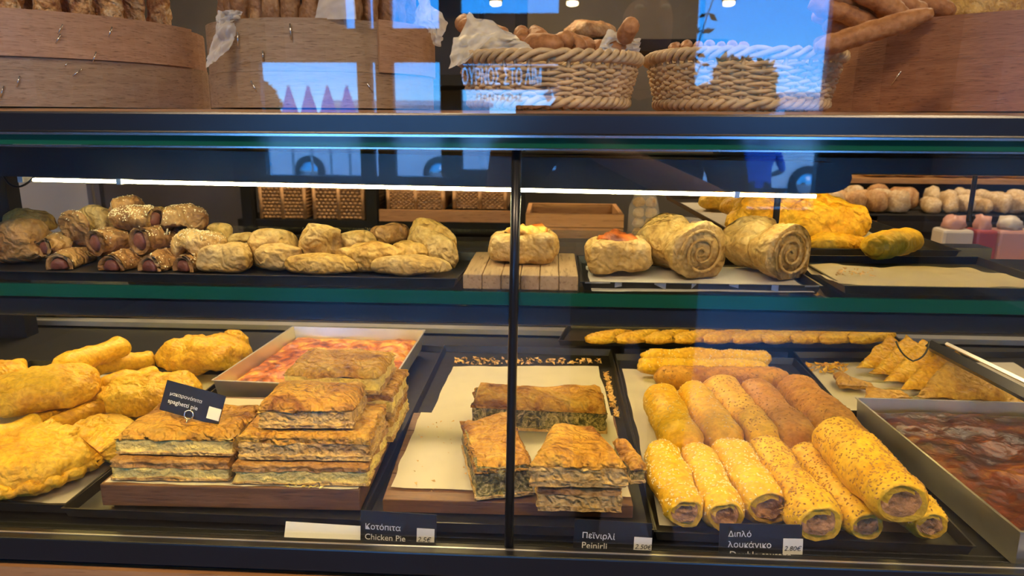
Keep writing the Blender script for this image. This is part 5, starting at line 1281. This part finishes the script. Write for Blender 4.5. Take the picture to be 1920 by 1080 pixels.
def body_joints(top, armsL, armsR, legs, mats):
    sh, tr, sk = mats; J = {}; E = []
    J['pelvis'] = (V(0, 0, top - .82), (.16, .12), tr); J['waist'] = (V(0, 0, top - .66), (.145, .105), sh); J['chest'] = (V(0, 0, top - .45), (.17, .115), sh); J['collar'] = (V(0, 0, top - .32), (.11, .08), sh)
    J['neck'] = (V(0, .01, top - .26), .052, sk); J['jaw'] = (V(0, .03, top - .20), .070, sk); J['head'] = (V(0, .02, top - .12), .088, sk); J['crown'] = (V(0, .0, top - .05), .07, sk); J['nose'] = (V(0, .118, top - .135), .012, sk)
    E += [('pelvis', 'waist'), ('waist', 'chest'), ('chest', 'collar'), ('collar', 'neck'), ('neck', 'jaw'), ('jaw', 'head'), ('head', 'crown'), ('head', 'nose')]
    for s, arm, n in ((-1, armsL, 'l'), (1, armsR, 'r')):
        sho = V(s * .19, 0, top - .36); J[n + 'sho'] = (sho, .07, sh); J[n + 'elb'] = (arm[0], .047, sh); J[n + 'wri'] = (arm[1], .030, sk); E += [('chest', n + 'sho'), (n + 'sho', n + 'elb'), (n + 'elb', n + 'wri')]
        d = (arm[2] - arm[1]).normalized(); J[n + 'palm'] = (arm[1] + d * .06, (.038, .018), sk); E.append((n + 'wri', n + 'palm')); side = d.cross(arm[3]).normalized()
        for f, (off, L) in enumerate(((-.03, .055), (-.01, .068), (.01, .074), (.03, .066))):
            b = arm[1] + d * .095 + side * off; J[n + 'f%da' % f] = (b, .010, sk); m_ = b + d * L * .5 + arm[3] * .012; J[n + 'f%db' % f] = (m_, .009, sk); J[n + 'f%dc' % f] = (m_ + d * L * .3 + arm[3] * .030, .008, sk); E += [(n + 'palm', n + 'f%da' % f), (n + 'f%da' % f, n + 'f%db' % f), (n + 'f%db' % f, n + 'f%dc' % f)]
        b = arm[1] + d * .04 - side * .04; J[n + 'ta'] = (b, .012, sk); J[n + 'tb'] = (b + d * .03 - side * .018 + arm[3] * .015, .010, sk); E += [(n + 'palm', n + 'ta'), (n + 'ta', n + 'tb')]
    for s, lg, n in ((-1, legs[0], 'l'), (1, legs[1], 'r')):
        J[n + 'hip'] = (V(s * .10, 0, top - .90), .10, tr); J[n + 'kne'] = (lg[0], .062, tr); J[n + 'ank'] = (lg[1], .042, tr); J[n + 'toe'] = (lg[2], .036, 'rubber'); E += [('pelvis', n + 'hip'), (n + 'hip', n + 'kne'), (n + 'kne', n + 'ank'), (n + 'ank', n + 'toe')]
    return J, E
up = V(0, 0, 1)
# the photographer, in dark clothes, holding a phone up in front of the chest
top = 1.70; gl_ = V(0, 1, 0)
J, E = body_joints(top, (V(-.37, .14, 1.10), V(-.35, .36, 1.25), V(-.33, .42, 1.28), V(.6, .6, 0)), (V(.22, .18, 1.09), V(-.13, .36, 1.25), V(-.17, .42, 1.28), V(-.6, .6, 0)),
                   ((V(-.11, .02, .48), V(-.11, -.02, .09), V(-.13, .14, .04)), (V(.11, .02, .48), V(.11, -.02, .09), V(.13, .14, .04))), ('cloth_dark', 'trousers', 'skin'))
figure('person', 'person in dark clothes holding a phone up in front of the case', (0.24, -1.27, ZF), 0, J, E, None, V(0, .02, top - .12))
ph = thing('phone', 'black phone held up by the person in dark clothes', 'phone', (0.0, -.785, .44)); box('phone_body', (-.075, -.006, .012), (.075, .004, .085), 'card_black', ph, bev=.002)
# someone in a blue shirt outside, seen from behind
c = M(1420, 330, 8.5); top = 1.42
J, E = body_joints(top, (V(-.30, .0, .80), V(-.22, -.22, .72), V(-.15, -.30, .70), V(0, 0, -1)), (V(.30, .0, .80), V(.22, -.22, .72), V(.15, -.30, .70), V(0, 0, -1)),
                   ((V(-.12, -.42, .50), V(-.12, -.40, .09), V(-.12, -.54, .04)), (V(.12, -.42, .50), V(.12, -.40, .09), V(.12, -.54, .04))), ('shirt_blue', 'trousers', 'skin'))
J = {k: (V(p.x, -p.y if k in ('nose', 'jaw', 'head', 'neck') else p.y, p.z), r, m) for k, (p, r, m) in J.items()}
figure('person', 'person in a blue shirt sitting outside with their back to the shop', (c.x, -8.5, ZF - .1), 0, J, E, None, V(0, -.02, top - .12), V(0, -1, 0))
bn = thing('bench', 'low dark bench outside under the person in blue', 'bench', (c.x, -8.55, ZF - .1)); box('seat', (-.6, -.2, .36), (.6, .22, .42), 'bark', bn)
for sx_ in (-.5, .5): box('leg', (sx_ - .04, -.16, 0), (sx_ + .04, .18, .36), 'bark', bn)
# ================================================================== contact: soft pastries lying against each other are pressed flat where they meet
from mathutils.bvhtree import BVHTree
bpy.context.view_layer.update()
SOFT = ('sausage_roll', 'filled_roll', 'filled_pie', 'hot_dog_pastry', 'savoury_puff', 'yellow_bread', 'yellow_roll', 'spaghetti_pie_piece', 'spinach_pie_piece', 'triangle_pastry',
        'twisted_pastry', 'cheese_boat_pastry', 'cheese_twist', 'breadstick', 'cinnamon_stick', 'long_breadstick', 'bread_roll', 'floury_twist', 'display_loaf', 'brown_loaf')
LOOSE = ('sesame_seeds', 'coiled_end')
def soft_parts(o): return ([o] if o.type == 'MESH' else []) + list(o.children)
class Soft:
    def __init__(s, o):
        s.o = o; s.parts = soft_parts(o); s.build()
    def build(s):
        s.trees = []; groups = {}
        for p in s.parts:
            if p.name.split('.')[0] in LOOSE or p.type != 'MESH': continue
            groups.setdefault('roll' if p.name.split('.')[0] in ('dough', 'filled_end') else p.name, []).append(p)
        lo = [1e9] * 3; hi = [-1e9] * 3
        for ps in groups.values():
            bm = bmesh.new()
            for p in ps: n0 = len(bm.verts); bm.from_mesh(p.data); bm.verts.ensure_lookup_table(); bmesh.ops.transform(bm, matrix=p.matrix_world, verts=bm.verts[n0:])
            bmesh.ops.remove_doubles(bm, verts=bm.verts, dist=1e-6); bmesh.ops.recalc_face_normals(bm, faces=bm.faces)
            for v in bm.verts:
                for i in range(3): lo[i] = min(lo[i], v.co[i]); hi[i] = max(hi[i], v.co[i])
            s.trees.append(BVHTree.FromBMesh(bm)); bm.free()
        s.lo, s.hi = lo, hi
    def inside(s, t):
        """own points lying inside t, with t's surface normal there"""
        out = []
        for p in s.parts:
            if p.type != 'MESH' or p.name.split('.')[0] in LOOSE: continue
            mw = p.matrix_world
            for v in p.data.vertices:
                w = mw @ v.co
                if any(w[i] < t.lo[i] or w[i] > t.hi[i] for i in range(3)): continue
                for tr in t.trees:
                    q, n, f, d = tr.find_nearest(w, .04)
                    if q is not None and (w - q).dot(n) < 0: out.append((w, n)); break
        return out
    def clamp(s, t, c, n):
        """press the points near t flat against the contact plane (c, n), staying on the side n points to"""
        for p in s.parts:
            if p.type != 'MESH' or p.name.startswith('sausage') and p.parent: continue
            mw = p.matrix_world; inv = mw.inverted()
            for v in p.data.vertices:
                w = mw @ v.co
                if any(w[i] < t.lo[i] - .002 or w[i] > t.hi[i] + .002 for i in range(3)): continue
                k = (w - c).dot(n)
                if -.032 < k < .0004: v.co = inv @ (w + n * (.0004 - k))
            p.data.update()
        s.build()
soft = [Soft(o) for o in COL.objects if o.parent is None and o.name.split('.')[0] in SOFT]
for it in range(3):
    for i, a in enumerate(soft):
        for b in soft[i + 1:]:
            if any(a.lo[k] > b.hi[k] or b.lo[k] > a.hi[k] for k in range(3)): continue
            if not any(x.overlap(y) for x in a.trees for y in b.trees): continue
            ia, ib = a.inside(b), b.inside(a)
            if not ia and not ib: continue
            n = sum((q for w, q in ia), V(0, 0, 0)) - sum((q for w, q in ib), V(0, 0, 0))
            if n.length < 1e-6: continue
            n.normalize(); c = sum((w for w, q in ia + ib), V(0, 0, 0)) / (len(ia) + len(ib))
            a.clamp(b, c, n); b.clamp(a, c, -n)
# nothing sinks into the tray, board or paper it lies on
for a in soft:
    z = a.o.location.z if a.o.type == 'EMPTY' else min((a.o.matrix_world @ v.co).z for v in a.o.data.vertices)
    nm = a.o.name.split('.')[0]
    if nm in ('hot_dog_pastry', 'savoury_puff'): lim = SHELF + .0034
    elif nm == 'yellow_bread': lim = SHELF + .0075
    elif nm == 'twisted_pastry' and a.o.type == 'EMPTY': lim = SHELF + .0068
    elif nm in ('sausage_roll', 'filled_pie', 'filled_roll'): lim = .0108
    else: continue
    for p in a.parts:
        if p.type != 'MESH': continue
        mw = p.matrix_world; inv = mw.inverted()
        for v in p.data.vertices:
            w = mw @ v.co
            if w.z < lim: w.z = lim; v.co = inv @ w
        p.data.update()
    a.build()
for b in [Soft(o) for o in COL.objects if o.parent is None and o.name.startswith('wooden_board')]:
    for a in soft:
        if a.o.name.startswith(('spaghetti', 'spinach')) or any(a.lo[k] > b.hi[k] or b.lo[k] > a.hi[k] for k in range(3)): continue
        ia = a.inside(b)
        if ia:
            n = sum((q for w, q in ia), V(0, 0, 0)).normalized(); c = max((w for w, q in ia), key=lambda w: w.dot(n)) + n * .001
            a.clamp(b, c, n)
